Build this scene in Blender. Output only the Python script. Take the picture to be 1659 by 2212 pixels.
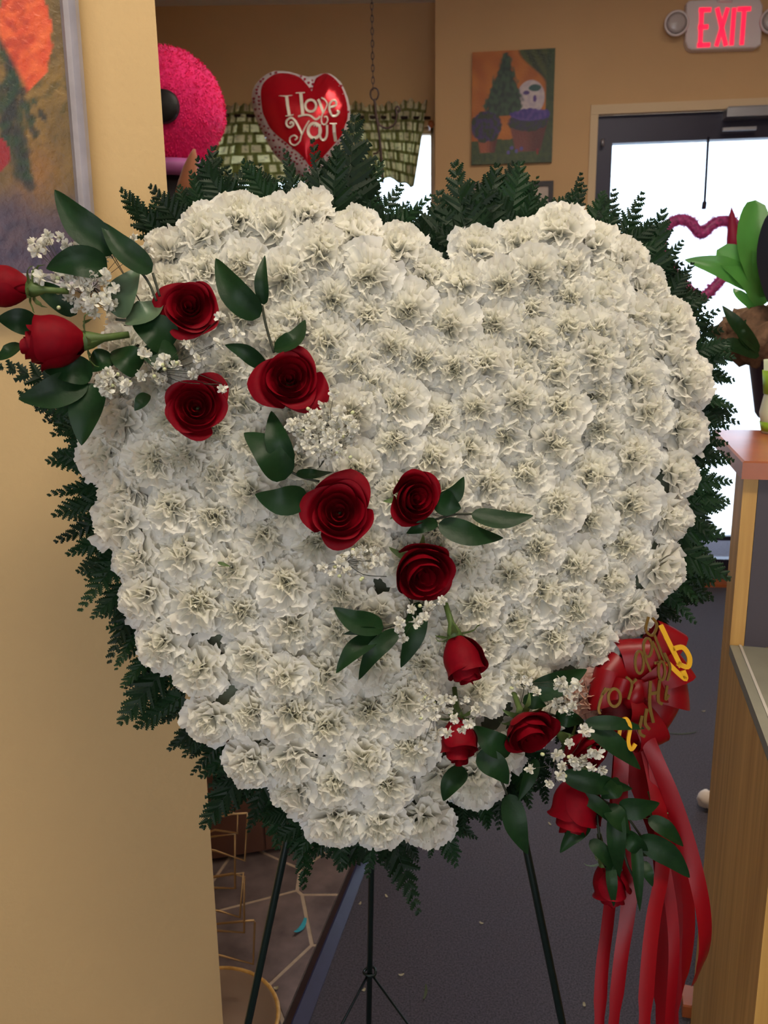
import bpy, math, random
import numpy as np
from mathutils import Vector, Matrix, noise
rnd = random.Random(7)
for o in list(bpy.data.objects): bpy.data.objects.remove(o)
SC = bpy.context.scene
COL = SC.collection
PI = math.pi
# ------------------------------------------------------------------ camera
FPX = 1800.0
CAM = Vector((0, 0, 1.38))
PITCH, ROLL = math.radians(12.9), math.radians(0.76)
FW = Vector((0, math.cos(PITCH), -math.sin(PITCH)))
R0 = Vector((1, 0, 0)); U0 = Vector((0, math.sin(PITCH), math.cos(PITCH)))
RT = R0*math.cos(ROLL) - U0*math.sin(ROLL)
UP = U0*math.cos(ROLL) + R0*math.sin(ROLL)
cd = bpy.data.cameras.new('camera'); cam = bpy.data.objects.new('camera', cd); COL.objects.link(cam)
cam.matrix_world = Matrix(((RT.x, UP.x, -FW.x, CAM.x), (RT.y, UP.y, -FW.y, CAM.y), (RT.z, UP.z, -FW.z, CAM.z), (0, 0, 0, 1)))
cd.sensor_fit = 'HORIZONTAL'; cd.sensor_width = 36; cd.lens = FPX/1659*36
cd.clip_start = 0.02; cd.clip_end = 200
cd.dof.use_dof = True; cd.dof.focus_distance = 1.0; cd.dof.aperture_fstop = 13
SC.camera = cam
# ------------------------------------------------------------------ sky, lights, exposure
w = bpy.data.worlds.new('world'); SC.world = w; w.use_nodes = True
w.node_tree.nodes['Background'].inputs[0].default_value = (0.68, 0.81, 1.0, 1)
w.node_tree.nodes['Background'].inputs[1].default_value = 4.2
def area(name, loc, rot, sx, sy, power, col, portal=False):
    l = bpy.data.lights.new(name, 'AREA'); l.shape = 'RECTANGLE'; l.size = sx; l.size_y = sy
    l.energy = power; l.color = col
    o = bpy.data.objects.new(name, l); COL.objects.link(o); o.location = loc; o.rotation_euler = rot
    if portal: l.cycles.is_portal = True
    return o
area('ceiling_panel_front', (0.25, 0.25, 2.92), (0, 0, 0), 1.1, 0.5, 31, (1.0, 0.88, 0.70))
area('ceiling_panel_rear', (0.9, 2.3, 2.92), (0, 0, 0), 1.2, 0.6, 25, (1.0, 0.86, 0.70))
area('shop_window_behind', (-0.4, -2.3, 1.35), (math.radians(90), 0, 0), 2.4, 1.7, 46, (0.88, 0.92, 1.0))
area('window_portal', (-0.62, 4.78, 1.35), (math.radians(-90), 0, 0), 1.9, 1.4, 1, (1, 1, 1), True)
area('door_portal', (1.85, 4.28, 1.25), (math.radians(-90), 0, math.radians(-7)), 1.7, 2.2, 1, (1, 1, 1), True)
SC.view_settings.view_transform = 'Standard'; SC.view_settings.look = 'None'
SC.view_settings.exposure = 0.0; SC.view_settings.gamma = 1.0
SC.view_settings.use_curve_mapping = False
SC.cycles.max_bounces = 8; SC.cycles.diffuse_bounces = 6; SC.cycles.glossy_bounces = 3; SC.cycles.transparent_max_bounces = 8
SC.cycles.adaptive_threshold = 0.1; SC.cycles.adaptive_min_samples = 12

# ------------------------------------------------------------------ projection helpers (a pixel of the photograph onto a real plane)
def ray(px, py): return FW + RT*((px-829.5)/FPX) - UP*((py-1106)/FPX)
def PC(px, py, z): return CAM + ray(px, py)*z
def PY(px, py, Y): r = ray(px, py); return CAM + r*(Y/r.y)
def PZ(px, py, z): r = ray(px, py); return CAM + r*((z-CAM.z)/r.z)
def PP(px, py, p0, n): r = ray(px, py); return CAM + r*((p0-CAM).dot(n)/r.dot(n))
def proj(p):
    d = p-CAM; z = d.dot(FW); return 829.5+FPX*d.dot(RT)/z, 1106-FPX*d.dot(UP)/z, z
# ------------------------------------------------------------------ object helpers
def mesh(name, V, Fs, mats, smooth=True, uv=None, col=None, midx=None):
    me = bpy.data.meshes.new(name); me.from_pydata([tuple(v) for v in V], [], Fs); 
    for m in (mats if isinstance(mats, (list, tuple)) else [mats]): me.materials.append(m)
    if smooth: me.polygons.foreach_set('use_smooth', [True]*len(me.polygons))
    if midx: me.polygons.foreach_set('material_index', midx)
    if uv:
        l = me.uv_layers.new(name='UVMap'); li = [0]*len(me.loops); me.loops.foreach_get('vertex_index', li)
        l.data.foreach_set('uv', [c for i in li for c in uv[i]])
    if col:
        a = me.color_attributes.new('Col', 'FLOAT_COLOR', 'POINT')
        a.data.foreach_set('color', [c for k in col for c in (k[0], k[1], k[2], 1.0)])
    me.update(); return me
def link(name, data, parent=None, M=None):
    o = bpy.data.objects.new(name, data); COL.objects.link(o)
    if parent is not None: o.parent = parent
    if M is not None: o.matrix_local = M
    return o
def thing(name, label, cat, loc=(0, 0, 0), group=None, rot=None):
    o = bpy.data.objects.new(name, None); COL.objects.link(o); o.empty_display_size = 0.02
    o.matrix_world = Matrix.Translation(loc) @ (rot.to_4x4() if rot is not None else Matrix.Identity(4))
    o['label'] = label; o['category'] = cat
    if group: o['group'] = group
    return o
def tag(o, label, cat, group=None):
    o['label'] = label; o['category'] = cat
    if group: o['group'] = group
    return o
def origin(o):
    v = Vector((0, 0, 0))
    while o is not None: v += o.location; o = o.parent
    return v
def part(name, geo, mat, parent=None, smooth=True, **k):
    """geometry in world coordinates under a thing that is only translated"""
    V, Fs = geo[0], geo[1]
    if parent is None:
        c = sum((Vector(v) for v in V), Vector())/len(V); c.z = min(v[2] for v in V)
        me = mesh(name, [Vector(v)-c for v in V], Fs, mat, smooth, **k); o = link(name, me); o.location = c; return o
    L = origin(parent)
    return link(name, mesh(name, [Vector(v)-L for v in V], Fs, mat, smooth, **k), parent)
def struct(name, geo, mat, smooth=False, **k):
    o = part(name, geo, mat, None, smooth, **k); o['kind'] = 'structure'; return o
def join(*gs):
    V, Fs = [], []
    for g in gs:
        n = len(V); V += list(g[0]); Fs += [tuple(i+n for i in f) for f in g[1]]
    return V, Fs
def box(a, b, bev=0.0):
    x0, y0, z0 = a; x1, y1, z1 = b
    return prism([(x0, y0, z0), (x1, y0, z0), (x1, y1, z0), (x0, y1, z0)], (0, 0, z1-z0), bev)
def prism(poly, vec, bev=0.0):
    """polygon extruded along vec; bev insets the far cap for a chamfer"""
    n = len(poly); P = [Vector(p) for p in poly]; v = Vector(vec); c = sum(P, Vector())/n
    V = list(P)
    if bev > 0:
        L = v.length; k = max(0.0, 1-bev/L)
        V += [p+v*k for p in P]; V += [p+v+(c-p).normalized()*bev for p in P]; R = 3
    else: V += [p+v for p in P]; R = 2
    Fs = [tuple(range(n-1, -1, -1)), tuple(range(n*(R-1), n*R))]
    for r in range(R-1):
        for i in range(n): j = (i+1) % n; Fs.append((r*n+i, r*n+j, (r+1)*n+j, (r+1)*n+i))
    return V, Fs
def tube(pts, rad, seg=8, cap=True, closed=False):
    P = [Vector(p) for p in pts]; n = len(P); V, Fs = [], []
    rr = rad if isinstance(rad, (list, tuple)) else [rad]*n
    up = None
    for i in range(n):
        t = (P[(i+1) % n]-P[i-1]) if closed else (P[min(i+1, n-1)]-P[max(i-1, 0)])
        if t.length < 1e-9: t = Vector((0, 0, 1))
        t.normalize()
        if up is None: up = t.orthogonal().normalized()
        up = (up - t*up.dot(t)); up = up.normalized() if up.length > 1e-6 else t.orthogonal().normalized()
        b = t.cross(up)
        for k in range(seg):
            a = 2*PI*k/seg; V.append(P[i] + (up*math.cos(a)+b*math.sin(a))*rr[i])
    m = n if closed else n-1
    for i in range(m):
        for k in range(seg):
            j = (i+1) % n
            Fs.append((i*seg+k, i*seg+(k+1) % seg, j*seg+(k+1) % seg, j*seg+k))
    if cap and not closed: Fs.append(tuple(range(seg-1, -1, -1))); Fs.append(tuple((n-1)*seg+k for k in range(seg)))
    return V, Fs
def lathe(prof, c=(0, 0, 0), seg=24, rot=None):
    V, Fs = [], []; c = Vector(c)
    for r, z in prof:
        for k in range(seg):
            p = Vector((r*math.cos(2*PI*k/seg), r*math.sin(2*PI*k/seg), z))
            V.append(c + (rot @ p if rot else p))
    for i in range(len(prof)-1):
        for k in range(seg): Fs.append((i*seg+k, i*seg+(k+1) % seg, (i+1)*seg+(k+1) % seg, (i+1)*seg+k))
    if prof[0][0] > 1e-4: Fs.append(tuple(range(seg-1, -1, -1)))
    if prof[-1][0] > 1e-4: Fs.append(tuple((len(prof)-1)*seg+k for k in range(seg)))
    return V, Fs
def smoothline(pts, n=6):
    P = [Vector(p) for p in pts]; out = []
    for i in range(len(P)-1):
        a, b, c, d = P[max(i-1, 0)], P[i], P[i+1], P[min(i+2, len(P)-1)]
        for k in range(n):
            t = k/n
            out.append(0.5*((2*b)+(c-a)*t+(2*a-5*b+4*c-d)*t*t+(3*b-a-3*c+d)*t**3))
    out.append(P[-1]); return out
def solid_strip(line, widths, wdir, nrm, th):
    """flat band with thickness: centre line, width vector direction, normal"""
    V, Fs = [], []; n = len(line)
    for i in range(n):
        wv = wdir(i) if callable(wdir) else wdir; nv = nrm(i) if callable(nrm) else nrm
        ww = widths[i] if isinstance(widths, (list, tuple)) else widths
        for s, t in ((-1, 0), (1, 0), (1, 1), (-1, 1)): V.append(Vector(line[i]) + wv*(s*ww/2) + nv*(t*th))
    for i in range(n-1):
        for k in range(4): Fs.append((i*4+k, i*4+(k+1) % 4, (i+1)*4+(k+1) % 4, (i+1)*4+k))
    Fs.append((3, 2, 1, 0)); Fs.append(tuple((n-1)*4+k for k in range(4)))
    return V, Fs
def sheet(line, ws, wdir, bow_=.0):
    V, Fs = [], []; n = len(line)
    for i in range(n):
        wv = wdir(i) if callable(wdir) else wdir; ww = ws[i]; d = (line[min(i+1, n-1)]-line[max(i-1, 0)]).normalized(); nn = d.cross(wv).normalized()
        for k in range(5): u = k/2-1; V.append(Vector(line[i])+wv*(u*ww/2)+nn*(bow_*ww*(1-u*u)))
    for i in range(n-1):
        for k in range(4): a = i*5+k; Fs.append((a, a+1, a+6, a+5))
    return V, Fs
# ------------------------------------------------------------------ materials
def S(r, g, b):
    f = lambda c: ((c/255+0.055)/1.055)**2.4 if c > 10 else c/255/12.92
    return (f(r), f(g), f(b), 1)
def mat(name, col=(.5, .5, .5, 1), rough=.6, metal=0, noise_s=0, noise_a=.15, bump=0, bump_s=40, coat=0, sheen=0, trans=0, spec=.5, attr=None, aniso=None, obj_var=0):
    m = bpy.data.materials.new(name); m.use_nodes = True; nt = m.node_tree; N, L = nt.nodes, nt.links
    b = N['Principled BSDF']; b.inputs['Roughness'].default_value = rough; b.inputs['Metallic'].default_value = metal
    b.inputs['Base Color'].default_value = col; b.inputs['Coat Weight'].default_value = coat
    b.inputs['Sheen Weight'].default_value = sheen; b.inputs['Specular IOR Level'].default_value = spec
    src = None
    if attr:
        a = N.new('ShaderNodeVertexColor'); a.layer_name = attr; src = a.outputs[0]
    tc = N.new('ShaderNodeTexCoord')
    if noise_s:
        nz = N.new('ShaderNodeTexNoise'); nz.inputs['Scale'].default_value = noise_s; nz.inputs['Detail'].default_value = 5
        L.new(tc.outputs['Object'], nz.inputs['Vector'])
        mp = N.new('ShaderNodeMapRange'); mp.inputs['From Min'].default_value = .3; mp.inputs['From Max'].default_value = .7
        mp.inputs['To Min'].default_value = 1-noise_a; mp.inputs['To Max'].default_value = 1+noise_a
        L.new(nz.outputs['Fac'], mp.inputs['Value'])
        mx = N.new('ShaderNodeMix'); mx.data_type = 'RGBA'; mx.blend_type = 'MULTIPLY'; mx.inputs[0].default_value = 1
        if src: L.new(src, mx.inputs[6])
        else: mx.inputs[6].default_value = col
        L.new(mp.outputs['Result'], mx.inputs[7]); src = mx.outputs[2]
    if obj_var:
        oi = N.new('ShaderNodeObjectInfo'); mp = N.new('ShaderNodeMapRange'); mp.inputs['To Min'].default_value = 1-obj_var; mp.inputs['To Max'].default_value = 1+obj_var
        L.new(oi.outputs['Random'], mp.inputs['Value'])
        mx = N.new('ShaderNodeMix'); mx.data_type = 'RGBA'; mx.blend_type = 'MULTIPLY'; mx.inputs[0].default_value = 1
        if src: L.new(src, mx.inputs[6])
        else: mx.inputs[6].default_value = col
        L.new(mp.outputs['Result'], mx.inputs[7]); src = mx.outputs[2]
    if src: L.new(src, b.inputs['Base Color'])
    if bump:
        nz = N.new('ShaderNodeTexNoise'); nz.inputs['Scale'].default_value = bump_s; nz.inputs['Detail'].default_value = 4
        L.new(tc.outputs['Object'], nz.inputs['Vector'])
        bp = N.new('ShaderNodeBump'); bp.inputs['Strength'].default_value = bump; bp.inputs['Distance'].default_value = .004
        L.new(nz.outputs['Fac'], bp.inputs['Height']); L.new(bp.outputs['Normal'], b.inputs['Normal'])
    if trans:
        tr = N.new('ShaderNodeBsdfTranslucent'); ms = N.new('ShaderNodeMixShader'); ms.inputs[0].default_value = trans
        if src: L.new(src, tr.inputs['Color'])
        else: tr.inputs['Color'].default_value = col
        L.new(b.outputs[0], ms.inputs[1]); L.new(tr.outputs[0], ms.inputs[2]); L.new(ms.outputs[0], N['Material Output'].inputs['Surface'])
    return m
def emit(name, col, st):
    m = bpy.data.materials.new(name); m.use_nodes = True; b = m.node_tree.nodes['Principled BSDF']
    b.inputs['Base Color'].default_value = col; b.inputs['Emission Color'].default_value = col; b.inputs['Emission Strength'].default_value = st
    return m
M = {}
M['wall_tan'] = mat('tan_wall_paint', S(208, 175, 122), .75, noise_s=3, noise_a=.03, bump=.15, bump_s=120)
M['wall_back'] = mat('ochre_wall_paint', S(206, 168, 122), .8, noise_s=2, noise_a=.05, bump=.1, bump_s=60)
M['ceiling'] = mat('white_ceiling_paint', S(225, 222, 215), .9)
M['carpet'] = mat('charcoal_loop_carpet', S(82, 78, 86), .95, noise_s=260, noise_a=.45, bump=.8, bump_s=420, spec=.2)
M['grout'] = mat('tan_grout', S(186, 166, 144), .8, noise_s=40)
M['flag'] = mat('slate_vinyl_stone', S(112, 98, 96), .42, noise_s=14, noise_a=.38, bump=.3, bump_s=30, obj_var=.22)
M['trim_cream'] = mat('cream_trim', S(214, 188, 150), .6)
M['door_dark'] = mat('dark_navy_metal', S(42, 40, 58), .4, metal=.3)
M['door_alu'] = mat('brushed_silver', S(170, 170, 175), .35, metal=.8)
M['wood_strip'] = mat('dark_brown_strip', S(62, 48, 48), .35, noise_s=20)
M['strip_blue'] = mat('navy_vinyl_edge', S(42, 42, 72), .3, noise_s=30)
M['cabinet'] = mat('reddish_brown_cabinet', S(104, 68, 52), .45, noise_s=6)
M['gold_wire'] = mat('brass_wire', S(176, 140, 92), .35, metal=.7)
M['easel'] = mat('dark_green_wire', S(20, 36, 32), .35, metal=.3)
M['foam'] = mat('grey_green_foam', S(96, 104, 88), .9, noise_s=30)
M['petal_w'] = mat('white_carnation_petal', (1, 1, 1, 1), .75, attr='Col', trans=.48, noise_s=90, noise_a=.03, spec=.2)
M['petal_p'] = mat('peach_carnation_petal', S(232, 196, 176), .75, trans=.30, spec=.2)
M['rose'] = mat('red_rose_petal', S(118, 0, 17), .6, noise_s=160, noise_a=.10, spec=.12)
M['sepal'] = mat('green_sepal', S(96, 118, 62), .6, noise_s=60, trans=.15)
M['stem'] = mat('green_stem', S(78, 100, 46), .55, noise_s=60)
M['twig'] = mat('dark_twig', S(48, 52, 34), .6)
M['leaf'] = mat('dark_ruscus_leaf', S(22, 50, 22), .45, noise_s=50, noise_a=.18, spec=.22, bump=.15, bump_s=90)
M['leaf_pale'] = mat('olive_ruscus_leaf', S(82, 104, 78), .4, noise_s=50, noise_a=.15)
M['fern'] = mat('leatherleaf_fern', S(16, 42, 18), .5, noise_s=40, noise_a=.3, trans=.10, obj_var=.45, spec=.22)
M['breath'] = mat('white_floret', S(235, 233, 220), .8, trans=.2)
M['breath_bud'] = mat('cream_bud', S(205, 210, 160), .7)
M['satin'] = mat('red_satin', S(130, 0, 13), .38, spec=.35)
M['gold'] = mat('gold_foil_letter', S(128, 100, 46), .25, metal=.7)
M['gold_y'] = mat('yellow_foil_letter', S(226, 170, 20), .35, metal=.2)
M['balloon_red'] = mat('red_foil', S(190, 14, 34), .22, metal=.45)
M['balloon_rim'] = mat('silver_foil', S(232, 224, 228), .25, metal=.25)
M['balloon_dot'] = mat('magenta_print', S(150, 10, 50), .3)
M['balloon_txt'] = mat('white_print', S(226, 222, 205), .3, metal=.1)
M['plush'] = mat('pink_plush_fur', S(250, 40, 128), .95, sheen=.1, noise_s=12, noise_a=.12, bump=1.0, bump_s=90)
M['black'] = mat('black_matte', S(18, 14, 18), .6)
M['plush_tan'] = mat('tan_plush', S(176, 112, 80), .9, sheen=.4)
M['lilac'] = mat('lilac_satin', S(190, 110, 180), .5)
M['iron'] = mat('wrought_iron', S(64, 48, 44), .5, metal=.5)
M['frame'] = mat('worn_silver_frame', S(178, 172, 176), .5, metal=.25, noise_s=25, noise_a=.12)
M['paint'] = mat('oil_paint', (1, 1, 1, 1), .45, attr='Col', bump=.5, bump_s=120)
M['frame_black'] = mat('black_frame', S(34, 24, 28), .5)
M['matboard'] = mat('pale_mat_board', S(196, 180, 168), .8)
M['exit_body'] = mat('white_sign_plastic', S(226, 214, 214), .5)
M['exit_lens'] = mat('clear_lamp_lens', S(190, 180, 178), .25)
M['exit_red'] = emit('lit_red_letter', S(255, 30, 70), 1.1)
M['desk_tan'] = mat('honey_laminate', S(206, 150, 66), .5, noise_s=0)
M['desk_top'] = mat('grey_green_laminate', S(140, 138, 122), .35, noise_s=30, noise_a=.05)
M['desk_edge'] = mat('pale_edge_band', S(196, 190, 180), .4)
M['post'] = mat('charcoal_panel', S(72, 64, 70), .5)
M['redwood'] = mat('red_brown_wood', S(168, 92, 52), .3, noise_s=12)
M['tinsel'] = mat('pink_tinsel', S(214, 90, 160), .4, trans=.3, noise_s=80, noise_a=.5)
M['tinsel_c'] = mat('crimson_fabric', S(160, 24, 64), .6)
M['plant'] = mat('bright_green_leaf', S(86, 150, 66), .35, trans=.25, noise_s=10, noise_a=.12)
M['plant_d'] = mat('navy_green_leaf', S(22, 30, 44), .4)
M['moss'] = mat('brown_moss', S(112, 84, 62), .95, noise_s=50, noise_a=.5, bump=1, bump_s=90)
M['basket'] = mat('dark_plum_basket', S(58, 38, 52), .5)
M['wrap'] = mat('white_green_wrap', S(214, 222, 190), .5)
M['wrap_g'] = mat('lime_wrap', S(150, 190, 50), .5)
M['tin'] = mat('brushed_bronze_metal', S(176, 152, 130), .3, metal=.6)
M['ground'] = mat('pale_concrete', S(222, 222, 222), .9)
M['scrap_w'] = mat('pale_scrap', S(170, 160, 130), .8)
M['scrap_g'] = mat('green_scrap', S(70, 80, 50), .8)
M['scrap_b'] = mat('turquoise_ribbon', S(60, 170, 190), .4)
M['white_puff'] = mat('cream_tissue', S(225, 210, 195), .9)
def wood_grain():
    m = M['desk_tan']; N, L = m.node_tree.nodes, m.node_tree.links; b = N['Principled BSDF']
    tc = N.new('ShaderNodeTexCoord'); mp = N.new('ShaderNodeMapping'); mp.inputs['Scale'].default_value = (60, 60, 2.5)
    nz = N.new('ShaderNodeTexNoise'); nz.inputs['Scale'].default_value = 1.0; nz.inputs['Detail'].default_value = 6
    cr = N.new('ShaderNodeValToRGB'); cr.color_ramp.elements[0].position = .3; cr.color_ramp.elements[1].position = .75
    cr.color_ramp.elements[0].color = S(186, 138, 66); cr.color_ramp.elements[1].color = S(222, 176, 98)
    L.new(tc.outputs['Object'], mp.inputs[0]); L.new(mp.outputs[0], nz.inputs['Vector']); L.new(nz.outputs['Fac'], cr.inputs[0]); L.new(cr.outputs[0], b.inputs['Base Color'])
wood_grain()
def glass_mat():
    m = bpy.data.materials.new('clear_glass'); m.use_nodes = True; N, L = m.node_tree.nodes, m.node_tree.links
    N.remove(N['Principled BSDF']); t = N.new('ShaderNodeBsdfTransparent'); g = N.new('ShaderNodeBsdfGlossy'); g.inputs['Roughness'].default_value = .03
    fr = N.new('ShaderNodeFresnel'); fr.inputs[0].default_value = 1.45; ms = N.new('ShaderNodeMixShader')
    t.inputs[0].default_value = (.95, .97, .98, 1)
    L.new(fr.outputs[0], ms.inputs[0]); L.new(t.outputs[0], ms.inputs[1]); L.new(g.outputs[0], ms.inputs[2]); L.new(ms.outputs[0], N['Material Output'].inputs['Surface'])
    return m
M['glass'] = glass_mat()
def curtain_mat():
    m = bpy.data.materials.new('checked_valance_cloth'); m.use_nodes = True; N, L = m.node_tree.nodes, m.node_tree.links
    b = N['Principled BSDF']; b.inputs['Roughness'].default_value = .9
    uv = N.new('ShaderNodeUVMap'); br = N.new('ShaderNodeTexBrick'); br.offset = .5; br.offset_frequency = 2; br.squash = 1
    br.inputs['Color1'].default_value = S(244, 238, 206); br.inputs['Color2'].default_value = S(206, 188, 160)
    br.inputs['Mortar'].default_value = S(156, 156, 104); br.inputs['Scale'].default_value = 1
    br.inputs['Mortar Size'].default_value = .17; br.inputs['Mortar Smooth'].default_value = .1; br.inputs['Bias'].default_value = -.3
    br.inputs['Brick Width'].default_value = 1.0; br.inputs['Row Height'].default_value = 1.15
    L.new(uv.outputs[0], br.inputs['Vector'])
    # little printed figure in each square
    vo = N.new('ShaderNodeTexNoise'); vo.inputs['Scale'].default_value = 3.2; L.new(uv.outputs[0], vo.inputs['Vector'])
    mr = N.new('ShaderNodeMapRange'); mr.inputs['From Min'].default_value = .52; mr.inputs['From Max'].default_value = .66; mr.inputs['To Min'].default_value = 1; mr.inputs['To Max'].default_value = .62
    L.new(vo.outputs['Fac'], mr.inputs['Value'])
    mx = N.new('ShaderNodeMix'); mx.data_type = 'RGBA'; mx.blend_type = 'MULTIPLY'; mx.inputs[0].default_value = 1
    L.new(br.outputs[0], mx.inputs[6]); L.new(mr.outputs['Result'], mx.inputs[7]); L.new(mx.outputs[2], b.inputs['Base Color'])
    tr = N.new('ShaderNodeBsdfTranslucent'); L.new(mx.outputs[2], tr.inputs[0]); ms = N.new('ShaderNodeMixShader'); ms.inputs[0].default_value = .6
    L.new(b.outputs[0], ms.inputs[1]); L.new(tr.outputs[0], ms.inputs[2]); L.new(ms.outputs[0], N['Material Output'].inputs['Surface'])
    return m
M['curtain'] = curtain_mat()

# ================================================================== SETTING
CEIL = 2.97
# floor
floor = struct('floor', box((-3.2, -2.8, -.05), (3.4, 5.2, 0)), M['carpet'])
# dark two-tone strip between flagstones and carpet
e0, e1 = PZ(616, 2212, 0), PZ(757, 1880, 0); g0, g1 = PZ(667, 2212, 0), PZ(790, 1880, 0)
dirL = (e1-e0).normalized(); dirR = (g1-g0).normalized()
a0, a1 = e0-dirL*.5, e1+dirL*1.6; b0, b1 = g0-dirR*.5, g1+dirR*1.6
m0, m1 = a0.lerp(b0, .36), a1.lerp(b1, .36)
strip = thing('floor_strip', 'long dark brown and navy transition strip between flagstone floor and carpet', 'floor strip', ((a0+a1)/2)[:])
hz = Vector((0, 0, .016))
part('strip_top', ([a0, m0, m1, a1, a0+hz*.4, m0+hz, m1+hz, a1+hz*.4], [(3, 2, 1, 0), (4, 5, 6, 7), (0, 1, 5, 4), (2, 3, 7, 6), (3, 0, 4, 7), (1, 2, 6, 5)]), M['wood_strip'], strip, False)
part('strip_edge', ([m0, b0, b1, m1, m0+hz, b0+hz*.15, b1+hz*.15, m1+hz], [(3, 2, 1, 0), (4, 5, 6, 7), (0, 1, 5, 4), (1, 2, 6, 5), (2, 3, 7, 6), (3, 0, 4, 7)]), M['strip_blue'], strip, False)
# flagstones: a Voronoi paving cut by hand, left of the strip
def clip(poly, p, n):
    out = []
    for i in range(len(poly)):
        a, b = poly[i], poly[(i+1) % len(poly)]; da, db = (a-p).dot(n), (b-p).dot(n)
        if da <= 0: out.append(a)
        if da*db < 0: out.append(a.lerp(b, da/(da-db)))
    return out
sn = Vector((dirL.y, -dirL.x)) ; sp = Vector((e0.x, e0.y))
bed = clip([Vector((-1.5, 1.0)), Vector((.6, 1.0)), Vector((.6, 2.9)), Vector((-1.5, 2.9))], sp-sn*.004, sn)
part('grout_bed', prism([(p.x, p.y, .0005) for p in bed], (0, 0, .004)), M['grout'], floor, False)
rs = random.Random(11); seeds = []
for i in range(8):
    for j in range(9):
        seeds.append(Vector((-1.42+i*.215+(.1 if j % 2 else 0)+rs.uniform(-.075, .075), 1.05+j*.2+rs.uniform(-.07, .07))))
for s in seeds:
    poly = list(bed)
    for q in seeds:
        if q is s or (q-s).length > .8: continue
        n = (q-s).normalized(); poly = clip(poly, (q+s)/2-n*.0045, n)
        if len(poly) < 3: break
    if len(poly) < 3: continue
    ar = abs(sum(poly[i].x*poly[(i+1) % len(poly)].y-poly[(i+1) % len(poly)].x*poly[i].y for i in range(len(poly))))/2
    if ar < .002: continue
    part('flagstone', prism([(p.x, p.y, .004) for p in poly], (0, 0, .0022+rs.uniform(0, .0008)), .0012), M['flag'], floor, False)
# ceiling and outer walls of the shop
struct('ceiling', box((-3.2, -2.8, CEIL), (3.4, 5.2, CEIL+.1)), M['ceiling'])
struct('wall_left', box((-3.3, -2.8, 0), (-3.2, 5.2, CEIL)), M['wall_back'])
struct('wall_right', box((3.4, -2.8, 0), (3.5, 5.2, CEIL)), M['wall_back'])
struct('wall_rear', box((-3.2, -2.9, 0), (3.4, -2.8, CEIL)), M['wall_back'])
# back wall, right portion (with the door): rotated 7 degrees; left portion (with window) further back
ang = math.radians(-7); dx = Vector((math.cos(ang), math.sin(ang), 0)); dn = Vector((-dx.y, dx.x, 0))  # along, away
B0 = Vector((1.70, 4.22, 0)); nB = dn
def wp(px, py): return PP(px, py, B0, dn)
def wu(p): return (p-B0).dot(dx)
uL = wu(wp(940, 400)); uR = 1.75
ud0 = wu(wp(1275, 600)); zd = wp(1275, 243).z
def wbox(u0, u1, n0, n1, z0, z1, bev=0):
    P = [B0+dx*u0+dn*n0, B0+dx*u1+dn*n0, B0+dx*u1+dn*n1, B0+dx*u0+dn*n1]
    return prism([(p.x, p.y, z0) for p in P], (0, 0, z1-z0), bev)
ud1 = ud0+1.55
struct('wall_back', join(wbox(uL, ud0, 0, .45, 0, CEIL), wbox(ud0, ud1, 0, .25, zd, CEIL), wbox(ud1, uR, 0, .25, 0, CEIL)), M['wall_back'])
struct('trim_1', join(wbox(ud0-.03, ud1+.03, -.012, .02, zd-.012, zd+.03), wbox(ud0-.03, ud0+.006, -.010, .02, 0, zd-.012)), M['trim_cream'])
YW = 4.75
wx1 = PY(941, 400, YW-.0).x-.01; wz1 = PY(900, 272, YW).z; wx0 = PY(398, 400, YW).x; wz0 = .75
xr = (B0+dx*uL).x
struct('wall_window', join(box((-3.2, YW, 0), (wx0, YW+.14, CEIL)), box((wx0, YW, 0), (wx1, YW+.14, wz0)), box((wx0, YW, wz1), (wx1, YW+.14, CEIL)), box((wx1, YW, 0), (xr+.5, YW+.14, CEIL))), M['wall_back'])
struct('window_1', join(box((wx0, YW+.05, wz0), (wx0+.03, YW+.1, wz1)), box((wx1-.012, YW+.05, wz0), (wx1, YW+.1, wz1)), box((wx0, YW+.05, wz0), (wx1, YW+.1, wz0+.04)), box((wx0, YW+.05, wz1-.03), (wx1, YW+.1, wz1)), box((wx0+.7, YW+.05, wz0), (wx0+.73, YW+.1, wz1))), M['trim_cream'])
win = bpy.data.objects['window_1']
part('pane', box((wx0+.03, YW+.07, wz0+.04), (wx0+.7, YW+.075, wz1-.03)), M['glass'], win, False)
part('pane', box((wx0+.73, YW+.07, wz0+.04), (wx1-.012, YW+.075, wz1-.03)), M['glass'], win, False)
part('window_sill', box((wx0-.03, YW-.06, wz0-.03), (wx1, YW+.05, wz0)), M['trim_cream'], win, False)
g = part('parking_ground', box((-25, 5.4, -.2), (25, 40, -.06)), M['ground'], None, False); g['kind'] = 'structure'; g.name = 'ground'
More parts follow.
